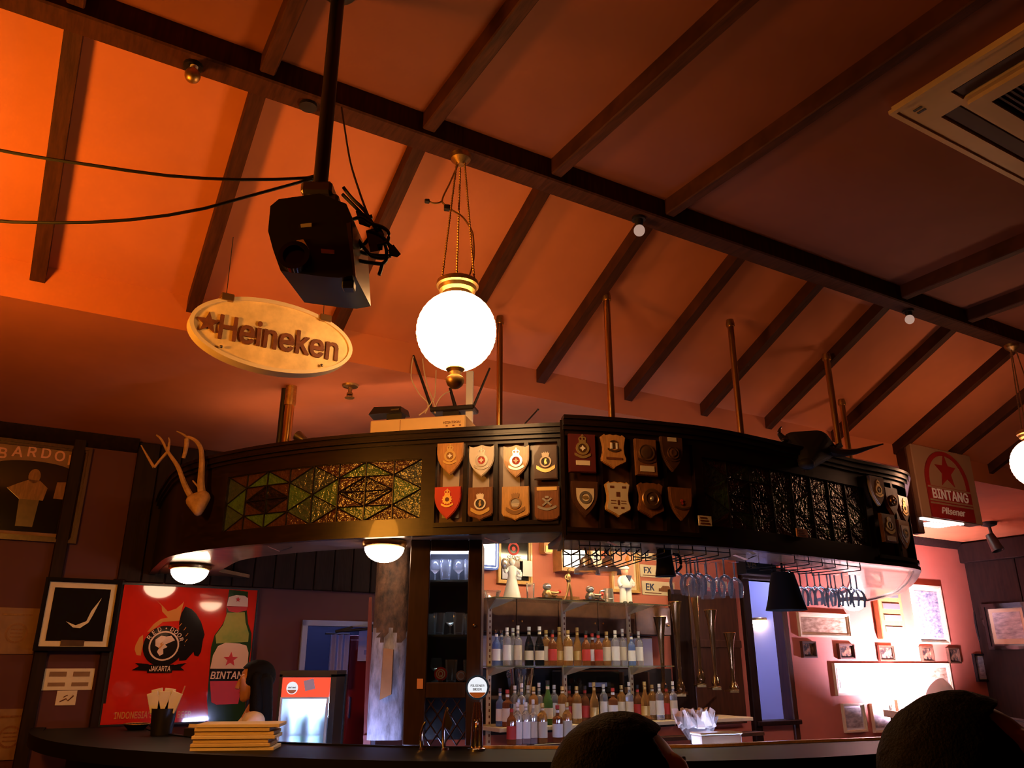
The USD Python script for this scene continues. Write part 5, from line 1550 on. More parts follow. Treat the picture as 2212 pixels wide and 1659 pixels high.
s0, s1 = X(383, 1544), X(412, 1544)
O('strip_lettering', letters('BEER', .045, -.019, .003, x=(s0 + s1) / 2, z=Z(398, 1550), width=s1 - s0), 'orange_print', A, smooth=False)

# store room things seen through the doorway
zf = lambda px, py, n: uz(px, py, n)
u, z = zf(715, 1370, 7.2)
u2, z2 = zf(748, 1480, 7.2)
A = T('blue_curtain', 'dull blue cloth hanging inside the dark doorway', 'curtain', un(u, 7.2, 0), RZ)
n = 24
xs = np.linspace(0, u2 - u, n)
yy = .015 * np.sin(np.linspace(0, 18, n))
poly = Polygon(list(zip(xs, yy - .004)) + list(zip(xs[::-1], yy[::-1] + .004)))
m_ = trimesh.creation.extrude_polygon(poly, z - z2, engine='earcut')
O('cloth', mv(m_, (0, 0, z2)), 'blue_and_blue_lit', A)
O('rail', cyl((-.05, 0, z + .005), (u2 - u, 0, z + .005), .008, 8), 'steel_dark', A)
u, z = zf(752, 1372, 7.35)
u2, _ = zf(790, 1372, 7.35)
A = T('red_cupboard', 'dark red cupboard standing just inside the doorway', 'cupboard', un(u, 7.35, 0), RZ)
O('body', bx(0, u2 - u + .1, 0, .35, 0, z, .006), 'red_dark', A)
O('door', bx(.02, (u2 - u) + .06, -.018, 0, .1, z - .04, .004), 'red_dark', A)
O('handle', bx(.04, .055, -.035, -.018, z * .6, z * .7), 'chrome', A)
u, z = zf(776, 1360, 7.3)
u2, z2 = zf(797, 1428, 7.3)
A = T('pinned_paper', 'bluish paper poster hanging inside the doorway against the red cupboard', 'paper', un(u, 7.30, z2), RZ)
O('sheet', bx(0, u2 - u, -.004, .004, 0, z - z2), 'blue_white', A, smooth=False)
O('print_mark', bx((u2 - u) * .5, (u2 - u) * .8, -.007, -.004, (z - z2) * .2, (z - z2) * .35), 'blue_and_blue_lit', A, smooth=False)

# lit drinks fridge behind the woman
fy = 6.0
q0, q1, q2 = aty(611, 1462, fy), aty(730, 1462, fy), aty(611, 1640, fy)
A = T('drinks_fridge', 'small lit drinks fridge with a red header and frosted glass door behind the woman', 'fridge', (q0[0], fy, q2[2]), 0)
W2, H2 = q1[0] - q0[0], q0[2] - q2[2]
fw = W2 * .86
hd = H2 * .75
O('back_panel', bx(0, W2, .30, .34, -.3, H2 * 1.03), 'black', A)
O('side_panel', bx(-.02, 0, -.01, .34, -.3, H2 * 1.03), 'black', A)
O('side_panel', bx(W2 * .88, W2 * .98, -.01, .34, -.3, H2 * 1.03), 'black', A)
O('top_panel', bx(-.02, W2 * .98, -.01, .34, H2 * 1.0, H2 * 1.08), 'black', A)
O('header', bx(0, fw, .0, .03, hd, H2 * .99), 'red_lit', A, smooth=False)
O('header_logo', slabs(ellipse(fw * .22, H2 * .86, .040, .042, 30), -.006, 0), 'tap_badge', A, smooth=False)
O('logo_band', slabs(Polygon(ellipse(fw * .22, H2 * .86, .034, .036, 30)).intersection(sbox(-1, -1, 1, H2 * .86 - .012)), -.009, -.006), 'card_pink', A, smooth=False)
O('logo_lettering', letters('BINTANG', .010, -.010, .003, x=fw * .22, z=H2 * .86 - .002, width=.055), 'blue_dark', A, smooth=False)
O('header_paper', mv(bx(-.035, .035, -.010, -.006, -.035, .035), (fw * .58, 0, H2 * .90), ry=-14), 'blue_white', A, smooth=False)
O('glass_door', bx(0, fw, .0, .006, .02, hd - .004), 'frosted_door', A)
O('door_frame', frame_bars(0, fw, .01, hd, .012, -.01, .01), 'white', A, smooth=False)
O('lit_back', bx(.01, fw - .01, .26, .28, .03, hd), 'fridge_glow', A)
for k, zz_ in enumerate((.05, hd * .36)):
    O('shelf', bx(.01, fw - .01, .03, .26, zz_, zz_ + .008), 'blue_white', A)
    for j in range(5):
        O('bottle', mv(lathe([(0, 0), (.026, 0), (.026, .10), (.011, .135), (.011, .165), (0, .165)], 14), (.04 + j * (fw - .08) / 4, .10 + .05 * (j % 2), zz_ + .008)), 'bottle_green' if j % 2 else 'blue_white', A)
O('door_handle', bx(fw - .012, fw + .004, -.03, -.008, hd * .2, hd * .9, .003), 'white', A)

# ================================================================ the back bar
BN = 6.58
up = [uz(x, 1400, BN)[0] for x in (1058, 1220, 1362)]
ua, ub = uz(1030, 1400, BN)[0], uz(1408, 1400, BN)[0]
zS1 = uz(1215, 1299, BN - .15)[1]
zS2 = uz(1215, 1438, BN - .15)[1]
zS3 = uz(1100, 1566, BN - .15)[1]
A = T('shelf_unit', 'tall back bar shelving of slotted cream uprights with two glass shelves on brackets', 'shelving', rz=RZ)
for u in up:
    O('upright', bx(u - .020, u + .020, BN, BN + .03, zS3 - .25, zS1 + .03, .003), 'cream', A, smooth=False)
    O('slot_row', cat(*[bx(u - .006, u + .006, BN - .002, BN + .001, zS3 - .2 + k * .05, zS3 - .178 + k * .05) for k in range(int((zS1 - zS3 + .2) / .05))]), 'lettering_brown', A, smooth=False)
    for z in (zS1, zS2):
        pr_ = [(u + s * .10, BN - .28, z - .012) for s in (-1, 1)] + [(u + s * .02, BN, z - .012) for s in (-1, 1)] + [(u + s * .012, BN, z - .085) for s in (-1, 1)] + [(u + s * .08, BN - .27, z - .022) for s in (-1, 1)]
        O('bracket', hull(pr_), 'cream', A, smooth=False)
for z in (zS1, zS2):
    O('glass_shelf', bx(ua, ub, BN - .32, BN + .01, z - .010, z), 'shelf_glass', A)
O('lower_shelf', bx(ua, ub + .9, BN - .42, BN + .05, zS3 - .035, zS3, .004), 'cream', A)
O('step_shelf', bx(ua + .25, ub + .9, BN - .55, BN - .43, zS3 - .16, zS3 - .125, .004), 'walnut_dark', A)

A = T('wall_cupboard', 'dark row of wall cupboard doors with little brass knobs behind the upper bottles', 'cupboard', rz=RZ)
zc0, zc1 = uz(1215, 1368, BACK - .2)[1], uz(1215, 1302, BACK - .2)[1]
O('body', bx(ua + .02, ub + .4, BACK - .18, BACK - .01, zc0, zc1), 'black', A)
nd = 5
for k in range(nd):
    a = ua + .02 + (ub + .38 - ua) * k / nd
    b2 = ua + .02 + (ub + .38 - ua) * (k + 1) / nd
    d_ = O('door', bx(a + .004, b2 - .004, BACK - .20, BACK - .18, zc0 + .005, zc1 - .005, .004), 'walnut_dark', A)
    O('knob', ball((b2 - .05 if k % 2 == 0 else a + .05, BACK - .215, zc0 + .10), .011, 1), 'brass', d_)
A = T('splash_panel', 'pale bluish panel behind the upper row of bottles', 'panel', rz=RZ)
O('sheet', bx(ua + .1, ub + .25, BACK - .05, BACK - .03, zS2 - .02, zc0 - .02), 'blue_white', A)
O('edge_strip', bx(ua + .1, ub + .25, BACK - .055, BACK - .028, zc0 - .03, zc0 - .01), 'steel_dark', A)
A = T('back_bar_cabinet', 'dark cabinet under the middle glass shelf that holds the ice bucket and radio', 'cabinet', rz=RZ)
z0c = uz(1215, 1500, BACK - .3)[1]
O('body', bx(ua + .02, ub + .5, BACK - .28, BACK - .02, z0c - .03, z0c), 'walnut_dark', A)
O('back', bx(ua + .02, ub + .5, BACK - .04, BACK - .02, .9, zS2 - .03), 'black', A)
for t in (.30, .83, .99):
    O('divider', bx(ua + (ub - ua) * t, ua + (ub - ua) * t + .02, BACK - .28, BACK - .02, .9, zS2 - .06), 'walnut_dark', A)

bu, bz = uz(1117, 1482, BN + .12)
A = T('ice_bucket', 'bright chrome ice bucket beneath the middle glass shelf', 'bucket', un(bu, BN + .06, z0c), RZ)
hbk = uz(1117, 1443, BN + .06)[1] - z0c
O('body', lathe([(0, 0), (.10, 0), (.135, hbk), (.128, hbk), (.095, .01), (0, .01)], 28), 'chrome', A)
O('rim', mv(torus(.134, .006), (0, 0, hbk)), 'chrome', A)
O('handle', cat(*[mv(torus(.025, .005, 14, 6), (s * .13, 0, hbk * .75), ry=90) for s in (-1, 1)]), 'chrome', A)
ru, _ = uz(1275, 1470, BN + .1)
A = T('radio', 'black radio with a blue display strip under the middle glass shelf', 'radio', un(ru, BN + .12, z0c), RZ)
O('case', bx(-.36, .34, -.05, .11, 0.002, .21, .01), 'black_gloss', A)
O('display', bx(-.05, .17, -.064, -.06, .06, .10), 'blue_and_blue_lit', A, smooth=False)
O('dial', cat(*[mv(lathe([(0, 0), (.028, 0), (.026, .014), (0, .014)], 16), (x, -.06, .12), rx=90) for x in (-.26, -.17)]), 'chrome', A)
for px, py, lab, ww, hh in ((1125, 1497, 'brown cardboard box behind the lower bottles, nearer the beer tap', .18, .14), (1345, 1497, 'brown cardboard box behind the lower bottles, nearer the tall gilt glasses', .20, .15)):
    u, z = uz(px, py, BN + .15)
    A = T('cardboard_box', lab, 'box', un(u, BN + .15, zS3), RZ)
    hh = uz(px, 1485, BN + .12)[1] - zS3
    O('body', bx(-ww / 2, ww / 2, -.04, .06, 0, hh, .003), 'cardboard', A)
    O('tape', bx(-.02, .02, -.043, .062, 0, hh + .002), 'tan_paper', A)


# bottles
def bottle(name, label, loc, H, r, glass, lab_m, cap_m, style=0, group=None):
    A = T(name, label, 'bottle', loc, R_.uniform(0, 360), group)
    nr = r * .34
    sh = {0: .58, 1: .66, 2: .50, 3: .62}[style]
    if style == 3:
        b_ = [(r * .96, 0), (r, .008), (r, H * sh), (r * .92, H * (sh + .04)), (nr * 1.1, H * (sh + .10)), (nr, H * (sh + .13)), (nr, H * .93)]
    elif style == 2:
        b_ = [(r * .9, 0), (r, .01), (r, H * sh), (r * .8, H * (sh + .10)), (nr * 1.3, H * (sh + .22)), (nr, H * (sh + .3)), (nr, H * .93)]
    else:
        b_ = [(r * .92, 0), (r, .008), (r, H * sh), (r * .88, H * (sh + .06)), (nr * 1.2, H * (sh + .14)), (nr, H * (sh + .18)), (nr, H * .93)]
    O('glass_body', lathe([(0, 0)] + b_ + [(0, H * .93)], 18), glass, A)
    O('cap', lathe([(nr * 1.05, H * .90), (nr * 1.15, H * .90), (nr * 1.15, H), (0, H)], 14), cap_m, A)
    O('label_band', lathe([(r * 1.01, H * .14), (r * 1.015, H * .14), (r * 1.015, H * (sh - .12)), (r * 1.01, H * (sh - .12))], 18), lab_m, A)
    O('neck_label', lathe([(nr * 1.06, H * .80), (nr * 1.1, H * .80), (nr * 1.1, H * .87), (nr * 1.06, H * .87)], 14), lab_m, A)
    return A


KIND = {
    'blue_gin': (.30, .036, 'bottle_blue', 'label_white', 'chrome', 0, 'pale blue gin bottle'),
    'clear_vodka': (.32, .038, 'bottle_clear', 'label_white', 'label_white', 1, 'clear spirit bottle with a white label'),
    'clear_tall': (.34, .035, 'bottle_clear', 'label_cream', 'label_white', 3, 'tall clear bottle with a white cap'),
    'dark_wine': (.335, .042, 'wine_black', 'label_cream', 'label_white', 2, 'black wine bottle with a cream label'),
    'whisky': (.31, .042, 'bottle_amber', 'label_cream', 'label_gold', 1, 'amber whisky bottle with a cream label'),
    'rum': (.31, .040, 'bottle_brown', 'label_red', 'label_black', 0, 'brown rum bottle with a red label'),
    'gold': (.34, .040, 'bottle_amber', 'label_gold', 'label_gold', 2, 'amber bottle with a gold neck'),
    'liqueur': (.29, .044, 'bottle_brown', 'label_white', 'label_red', 3, 'squat brown liqueur bottle with a white label'),
    'green': (.36, .044, 'bottle_green', 'label_cream', 'label_black', 2, 'tall green bottle'),
}
protos = {}


def put_bottle(kd, where, loc, group):
    H, r, g, lm, cm, st, words_ = KIND[kd]
    lab = f'{words_}, {where}'
    if kd not in protos:
        protos[kd] = bottle('bottle', lab, loc, H, r, g, lm, cm, st, group)
    else:
        dup(protos[kd], lab, loc, R_.uniform(0, 360), group)


UP = [(1072, 'blue_gin'), (1083, 'blue_gin'), (1095, 'clear_vodka'), (1108, 'clear_vodka'), (1119, 'clear_tall'), (1143, 'dark_wine'), (1166, 'dark_wine'), (1180, 'whisky'), (1194, 'rum'), (1209, 'gold'), (1228, 'whisky'), (1248, 'gold'), (1267, 'rum'), (1281, 'liqueur'), (1294, 'rum'), (1312, 'whisky'), (1331, 'clear_vodka'), (1347, 'clear_tall'), (1366, 'blue_gin'), (1382, 'clear_vodka')]
for k, (px, kd) in enumerate(UP):
    n = BN - (.20 if k % 2 == 0 else .13)
    u, _ = uz(px, 1432, n)
    put_bottle(kd, f'{ordn[k]} along the upper row of bottles', un(u, n, zS2), 'bottles on the middle glass shelf')
LOW = [(1080, 'blue_gin'), (1096, 'liqueur'), (1112, 'clear_vodka'), (1127, 'clear_tall'), (1141, 'clear_vodka'), (1153, 'whisky'), (1165, 'clear_tall'), (1184, 'green'), (1198, 'clear_vodka'), (1216, 'whisky'), (1231, 'rum'), (1247, 'whisky'), (1265, 'rum'), (1285, 'gold'), (1306, 'clear_vodka'), (1326, 'liqueur'), (1345, 'whisky'), (1362, 'clear_tall'), (1380, 'rum'), (1396, 'gold'), (1412, 'whisky'), (1428, 'clear_vodka'), (1443, 'rum'), (1458, 'clear_tall')]
for k, (px, kd) in enumerate(LOW):
    n = BN - (.24 if k % 2 == 0 else .32)
    u, _ = uz(px, 1560, n)
    put_bottle(kd, f'{ordn[k]} along the lower row of bottles', un(u, n, zS3), 'bottles on the lower shelf')
FRONT = [(1118, 'clear_vodka'), (1136, 'clear_vodka'), (1152, 'clear_tall'), (1172, 'whisky'), (1205, 'liqueur'), (1226, 'whisky'), (1105, 'rum')]
for k, (px, kd) in enumerate(sorted(FRONT)):
    n = BN - .49
    u, _ = uz(px, 1590, n)
    put_bottle(kd, f'{ordn[k]} in the front row', un(u, n, zS3 - .125), 'bottles on the front step')

# trumpet-shaped yard glasses beside the bottles
pn = BACK - .30
A = T('brown_cupboard', 'tall brown timber cupboard side standing between the number signs and the hatch', 'cupboard', rz=RZ)
pa, pb = uz(1500, 1400, BACK - .1)[0], uz(1606, 1400, BACK - .1)[0]
pz = uz(1550, 1268, BACK - .1)[1]
O('body', bx(pa, pb - .02, BACK - .08, BACK - .005, .9, pz, .006), 'mahogany_brown', A)
O('rail', bx(pa, pb - .02, BACK - .10, BACK - .08, pz * .72, pz * .72 + .08, .004), 'mahogany_brown', A)
O('dark_side', bx(uz(1462, 1400, BACK - .1)[0], pa, BACK - .06, BACK - .005, .9, pz - .05, .004), 'timber_panel', A)
g0 = None
for k, (px, pt, pbm) in enumerate(((1425, 1333, 1500), (1458, 1300, 1500), (1499, 1262, 1480), (1534, 1318, 1486), (1575, 1367, 1492))):
    n = BN - .16
    u, zt = uz(px, pt, n)
    _, zb_ = uz(px, pbm, n)
    H, R0 = zt - zb_, .066
    lab = f'tall flared gilt yard glass with a bulb foot, {ordn[k]} of five beyond the bottles'
    A = T('yard_glass', lab, 'glass', un(u, n, zb_), 0, 'tall flared yard glasses')
    O('flute', lathe([(0, H * .04), (.034, H * .02), (.046, H * .06), (.034, H * .12), (.016, H * .17), (.020, H * .4), (.030, H * .68), (.044, H * .86), (R0, H), (R0 - .004, H), (.038, H * .84), (.012, H * .4), (0, H * .2)], 24), 'amber_yard', A)
    O('foot', lathe([(0, 0), (.05, 0), (.05, .01), (.015, .02), (0, .03)], 20), 'brass_dull', A)
    O('rim', mv(torus(R0 - .002, .003, 24, 6), (0, 0, H)), 'brass', A)
    O('bracket', cat(bx(-.045, .045, -.02, .02, -.02, 0), bx(-.012, .012, 0, .34, -.018, -.002)), 'brass_dull', A)

# ================================================================ top glass shelf
TN = BN - .17
def top_at(px):
    u, _ = uz(px, 1292, TN)
    return un(u, TN, zS1)


def hgt(px, py):
    return uz(px, py, TN)[1] - zS1


A = T('lady_figurine', 'white china figurine of a lady in a long dress on the top glass shelf', 'figurine', top_at(1106), RZ)
hf = hgt(1106, 1208)
O('dress', lathe([(0, 0), (.085, 0), (.080, .02), (.055, hf * .35), (.036, hf * .58), (.045, hf * .70), (.040, hf * .80), (.014, hf * .84), (0, hf * .84)], 24), 'white_gloss', A)
O('head', ball((0, -.005, hf * .92), (.026, .028, .032), 2), 'white_gloss', A)
O('hair', ball((0, .008, hf * .945), (.030, .028, .028), 2), 'cream', A)
O('arm', cat(tube(spline([(.04, 0, hf * .76), (.085, -.02, hf * .64), (.06, -.05, hf * .56), (.02, -.055, hf * .58)], 12), .013, 8), tube(spline([(-.04, 0, hf * .76), (-.08, -.02, hf * .66), (-.10, -.03, hf * .80)], 12), .012, 8)), 'white_gloss', A)
O('basket', ball((-.10, -.03, hf * .86), (.032, .03, .05), 2), 'crest_silver', A)
A = T('sailor_figurine', 'white china sailor figurine with a cap and dark neckerchief on the top glass shelf', 'figurine', top_at(1352), RZ)
hf = hgt(1352, 1224)
O('trousers', cat(*[lathe([(0, 0), (.036, 0), (.036, .02), (.030, hf * .45), (0, hf * .45)], 16).apply_translation([s * .034, 0, .012]) for s in (-1, 1)]), 'white_gloss', A)
O('tunic', lathe([(0, hf * .42), (.060, hf * .42), (.074, hf * .5), (.066, hf * .66), (.050, hf * .74), (.02, hf * .77), (0, hf * .77)], 22), 'white_gloss', A)
O('arm', cat(tube(spline([(.05, 0, hf * .70), (.085, -.02, hf * .56), (.05, -.06, hf * .50)], 10), .017, 8), tube(spline([(-.05, 0, hf * .70), (-.085, -.01, hf * .56), (-.075, -.03, hf * .46)], 10), .017, 8)), 'white_gloss', A)
O('neckerchief', cat(slabs([(-.03, hf * .74), (.03, hf * .74), (.004, hf * .58), (-.004, hf * .58)], -.072, -.055), mv(torus(.036, .009, 18, 6), (0, 0, hf * .735))), 'blue_dark', A)
O('head', ball((0, -.004, hf * .85), (.034, .036, .040), 2), 'card_pink', A)
O('cap', lathe([(0, hf * .92), (.036, hf * .91), (.046, hf * .93), (.046, hf * .98), (.036, hf), (0, hf)], 20), 'white_gloss', A)
O('boot', cat(*[ball((s * .034, -.012, .014), (.026, .040, .016), 2) for s in (-1, 1)]), 'black_gloss', A)
for px, pt, lab, cm in ((1182, 1260, 'small round-headed figurine on a dark tray, nearer the white lady', 'crest_bronze'), (1275, 1266, 'small round-headed figurine on a dark tray, nearer the sailor', 'steel_dark')):
    A = T('round_figurine', lab, 'figurine', top_at(px), RZ)
    hf = hgt(px, pt)
    O('tray', bx(-.13, .13, -.07, .07, 0, .022, .008), 'black_gloss', A)
    O('body', lathe([(0, .022), (.045, .022), (.05, hf * .35), (.034, hf * .58), (0, hf * .6)], 18), cm, A)
    O('head', ball((0, 0, hf * .80), (.042, .042, hf * .22), 2), 'pewter', A)
    O('arm', tube(spline([(.03, -.01, hf * .5), (.08, -.03, hf * .45), (.11, -.03, hf * .5)], 10), .011, 7), cm, A)
    O('held_ball', ball((.12, -.03, hf * .53), .018, 1), 'red', A)
    O('leg', cat(*[tube([(s * .03, -.02, .05), (s * .055, -.075, .034)], .015, 7) for s in (-1, 1)]), cm, A)
A = T('slim_figurine', 'slim bronze standing figurine with parted legs between the two small figures', 'figurine', top_at(1229), RZ)
hf = hgt(1229, 1226)
O('legs', cat(tube(spline([(-.05, 0, .01), (-.02, -.01, hf * .3), (-.005, 0, hf * .55)], 10), [.012] * 10, 7), tube(spline([(.03, 0, .01), (.02, -.005, hf * .3), (.005, 0, hf * .55)], 10), .012, 7)), 'crest_bronze', A)
O('torso', ball((0, 0, hf * .68), (.026, .02, hf * .16), 2), 'crest_bronze', A)
O('head', ball((.005, 0, hf * .91), (.017, .018, .022), 2), 'crest_bronze', A)
O('arm', tube(spline([(-.02, 0, hf * .78), (-.045, -.01, hf * .68), (-.02, -.03, hf * .62)], 10), .008, 6), 'crest_bronze', A)
O('base', bx(-.07, .06, -.04, .04, 0, .014, .004), 'black_gloss', A)
A = T('pewter_mug', 'shiny pewter mug with a round handle beside the sailor figurine', 'mug', top_at(1314), RZ)
hf = hgt(1314, 1272)
O('body', lathe([(0, 0), (.060, 0), (.056, .012), (.050, hf), (.046, hf), (.050, .014), (0, .014)], 24), 'pewter', A)
O('handle', tube(spline([(-.050, 0, hf * .85), (-.092, 0, hf * .80), (-.10, 0, hf * .45), (-.054, 0, hf * .18)], 16), .009, 8), 'pewter', A)
O('band', mv(torus(.0545, .004, 24, 6), (0, 0, hf * .3)), 'pewter', A)
A = T('wooden_block', 'brown wooden block lying on the top glass shelf behind the slim figurine', 'block', top_at(1236) + NRM * .10, RZ)
O('block', bx(-.14, .14, -.03, .03, 0, .055, .006), 'walnut', A)
O('edge', bx(-.142, .142, -.032, -.028, .02, .03), 'oak', A)
for px, lab in ((1062, 'low glass dish at the near end of the top glass shelf'), (1146, 'pair-high clear glass tumbler beside the white lady on the top shelf')):
    A = T('shelf_glassware', lab, 'glass', top_at(px), RZ)
    if px < 1100:
        O('body', lathe([(0, 0), (.06, 0), (.085, .06)], 24), 'glassware', A)
        O('rim', mv(torus(.083, .003, 24, 6), (0, 0, .06)), 'glassware', A)
    else:
        O('body', lathe([(0, 0), (.034, 0), (.040, .15)], 20), 'glassware', A)
        O('base', lathe([(0, .001), (.03, .001), (.03, .012), (0, .012)], 16), 'frost', A)

# ================================================================ signs and pictures behind the shelves
A, w, h = on_wall('lightbox', 'lit white lightbox with a blue rounded border beside the timber cabinet', 'lightbox', (1000, 1130), (1068, 1234))
rr = sbox(-w, -h, w, h).buffer(-.04).buffer(.04)
O('case', slabs(rr, -.09, 0), 'blue_plastic', A, smooth=False)
O('border_line', slabs(rr.buffer(-.018).difference(rr.buffer(-.026)), -.094, -.09), 'lightbox_white', A, smooth=False)
O('lit_face', slabs(rr.buffer(-.045), -.096, -.09), 'lightbox_white', A, smooth=False)
A, w, h = picture('gilt-framed dark poster with a red roundel behind the white lady figurine', (1073, 1135), (1146, 1264), .035, 'oak_pale', 'black_gloss', 'black_gloss', .0)
O('roundel', cat(slabs(ring(-.01, h * .22, .065, .045), -.018, -.013), slabs(ellipse(-.01, h * .22, .022, .022, 16), -.018, -.013)), 'label_red', A, smooth=False)
O('top_lettering', letters('JIM BEAM', .045, -.018, .005, z=h * .55, width=w * 1.1), 'oak_pale', A, smooth=False)
O('foot_lettering', letters('SINCE', .05, -.018, .005, z=-h * .2, width=w * .8), 'walnut', A, smooth=False)
O('white_note', bx(w * .42, w * .98, -.045, -.038, -h * .72, -h * .18), 'white_gloss', A, smooth=False)
O('silver_foot', bx(-w * .7, w * .4, -.018, -.013, -h * .84, -h * .5), 'blue_white', A, smooth=False)
A, w, h = on_wall('wooden_box', 'small pale wooden box with a metal face on the terracotta wall', 'box', (1164, 1170), (1183, 1199))
O('body', slabs(sbox(-w, -h, w, h).buffer(-.03).buffer(.03), -.10, 0), 'oak', A, smooth=False)
O('face_plate', slabs(sbox(-w * .7, -h * .75, w * .75, h * .2), -.106, -.10), 'label_gold', A, smooth=False)
A, w, h = on_wall('lit_sign', 'brightly lit white sign in a wooden case, the larger one on the terracotta wall', 'lightbox', (1193, 1125), (1262, 1240))
O('case', frame_bars(-w, w, -h, h, .045, -.12, 0), 'oak', A, smooth=False)
O('lit_face', bx(-w + .04, w - .04, -.09, -.02, -h + .04, h - .04), 'lightbox_warm', A, smooth=False)
A, w, h = on_wall('bottle_plaque', 'amber bottle-shaped plaque with a white label beside the lit sign', 'plaque', (1268, 1130), (1298, 1238))
O('board', slabs(Polygon([(-w * .5, h), (w * .5, h), (w, h * .2), (w, -h * .5)] + ellipse(0, -h * .5, w, h * .5, 20, 360, 180)[1:] + [(-w, h * .2)]), -.03, 0), 'oak', A, smooth=False)
O('white_label', bx(-w * .8, w * .62, -.036, -.03, -h * .60, -h * .05), 'label_white', A, smooth=False)
O('label_mark', cat(bx(-w * .3, w * .2, -.04, -.036, -h * .40, -h * .34), bx(-w * .45, w * .3, -.04, -.036, -h * .5, -h * .46)), 'blue_dark', A, smooth=False)
A, w, h = picture('gilt-framed pinkish picture behind the sailor figurine', (1312, 1135), (1379, 1282), .03, 'oak_pale', 'cream', 'card_pink', .035)
O('print_shapes', cat(slabs([(-w * .4, -h * .5), (0, -h * .3), (w * .3, -h * .55), (w * .3, -h * .7), (-w * .4, -h * .7)], -.017, -.013), slabs([(w * .1, 0), (w * .35, -.1), (w * .35, h * .2)], -.017, -.013)), 'orange_print', A, smooth=False)
for word, tl, br, lab, cy in (('FJ', (1377, 1182), (1438, 1213), 'number sign reading FJ, uppermost of three', 0), ('FX', (1381, 1219), (1447, 1250), 'number sign reading FX, middle of three', 0), ('EK', (1385, 1254), (1457, 1288), 'number sign reading EK with a small old car, lowest of three', 1)):
    A, w, h = on_wall('number_sign', lab, 'sign', tl, br)
    O('plate', slabs(sbox(-w, -h, w, h).buffer(-.012).buffer(.012), -.010, 0), 'cream', A, smooth=False)
    O('lettering', letters(word, h * .95, -.015, .005, x=-w * .52, z=-h * .35), 'blue_dark', A, smooth=False)
    O('caption', bx(-w * .85, w * .15, -.013, -.010, -h * .78, -h * .66), 'lettering_brown', A, smooth=False)
    O('car_print', slabs(unary_union([Polygon([(w * .0, -h * .42), (w * .88, -h * .5), (w * .92, -h * .1), (w * .70, h * .08), (w * .02, h * .02)]), Polygon([(w * .12, h * .0), (w * .26, h * .42), (w * .62, h * .42), (w * .74, h * .05)])]), -.014, -.010), 'walnut', A, smooth=False)
A, w, h = on_wall('plate_sign', 'red and pale sign hung behind the wine glasses at the edge of the number signs', 'sign', (1518, 1252), (1582, 1280), BACK - .12)
O('board', bx(-w, w, -.012, 0, -h, h), 'red', A, smooth=False)
O('pale_field', bx(-w * .95, w * .6, -.015, -.012, -h * .35, h * .9), 'label_cream', A, smooth=False)
O('lettering', letters('BEER', h * .7, -.02, .005, x=-w * .1, z=-h * .1, width=w), 'label_red', A, smooth=False)
O('stripe', bx(-w * .9, w * .9, -.015, -.012, -h * .75, -h * .6), 'label_cream', A, smooth=False)

# ================================================================ the picture wall
A, w, h = picture('wide sepia landscape photograph in a pale frame below the black shade', (1719, 1322), (1836, 1378), .035, 'cream', 'cream', 'photo_sepia', .03, glazed=True)
A, w, h = on_wall('award_board', 'deep brown award board with four silver plates in the glare', 'award', (1878, 1262), (1948, 1383))
O('board', bx(-w, w, -.09, 0, -h, h, .01), 'oak', A)
for k in range(4):
    O('silver_plate', bx(-w * .7, w * .7, -.10, -.09, h * (.62 - .42 * k) - .035, h * (.62 - .42 * k) + .035), 'crest_silver', A, smooth=False)
O('top_emblem', slabs(star(0, h * .86, .05, 8, .7), -.10, -.09), 'crest_gold', A, smooth=False)
A, w, h = picture('tall pale-framed print of blurred bluish figures, the biggest portrait print on the picture wall', (1962, 1262), (2048, 1392), .04, 'cream', 'white', 'photo_blue', .05)
for k, (x0, x1, y0, y1) in enumerate(((1727, 1761, 1385, 1421), (1806, 1844, 1390, 1424), (1892, 1930, 1394, 1428), (1984, 2015, 1396, 1430), (2042, 2072, 1399, 1433))):
    picture(f'small dark square photograph, {ordn[k]} of the row of five on the picture wall', (x0, y0), (x1, y1), .025, 'walnut_dark', 'black', 'photo_dark', .01, group=None)
A, w, h = picture('long panoramic crowd photograph in a pale frame beneath the row of small pictures', (1796, 1432), (2056, 1496), .03, 'cream', 'white', 'photo_sepia', .035)
O('crowd_band', bx(-w * .92, w * .90, -.016, -.013, -h * .55, -h * .05), 'crowd_print', A, smooth=False, label='printed row of people')
for tl, br, lab in (((1815, 1520), (1870, 1580), 'small pale-framed landscape print under the panorama, nearer the hatch'), ((1877, 1520), (1930, 1580), 'small pale-framed landscape print under the panorama, middle one'), ((1932, 1512), (1990, 1580), 'small pale-framed print under the panorama, half behind the dark head')):
    picture(lab, tl, br, .025, 'cream', 'white', 'photo_grey', .03)
A, w, h = picture('narrow dark-framed picture by the far corner, next to the last small photograph', (2098, 1412), (2138, 1472), .03, 'black_gloss', 'cream', 'photo_grey', .02)
# on the side wall
def side_pos(px, py, u=11.85):
    r = ray(px, py)
    p = r * u / (r @ RID)
    return float(p @ NRM), p[2] + EYE


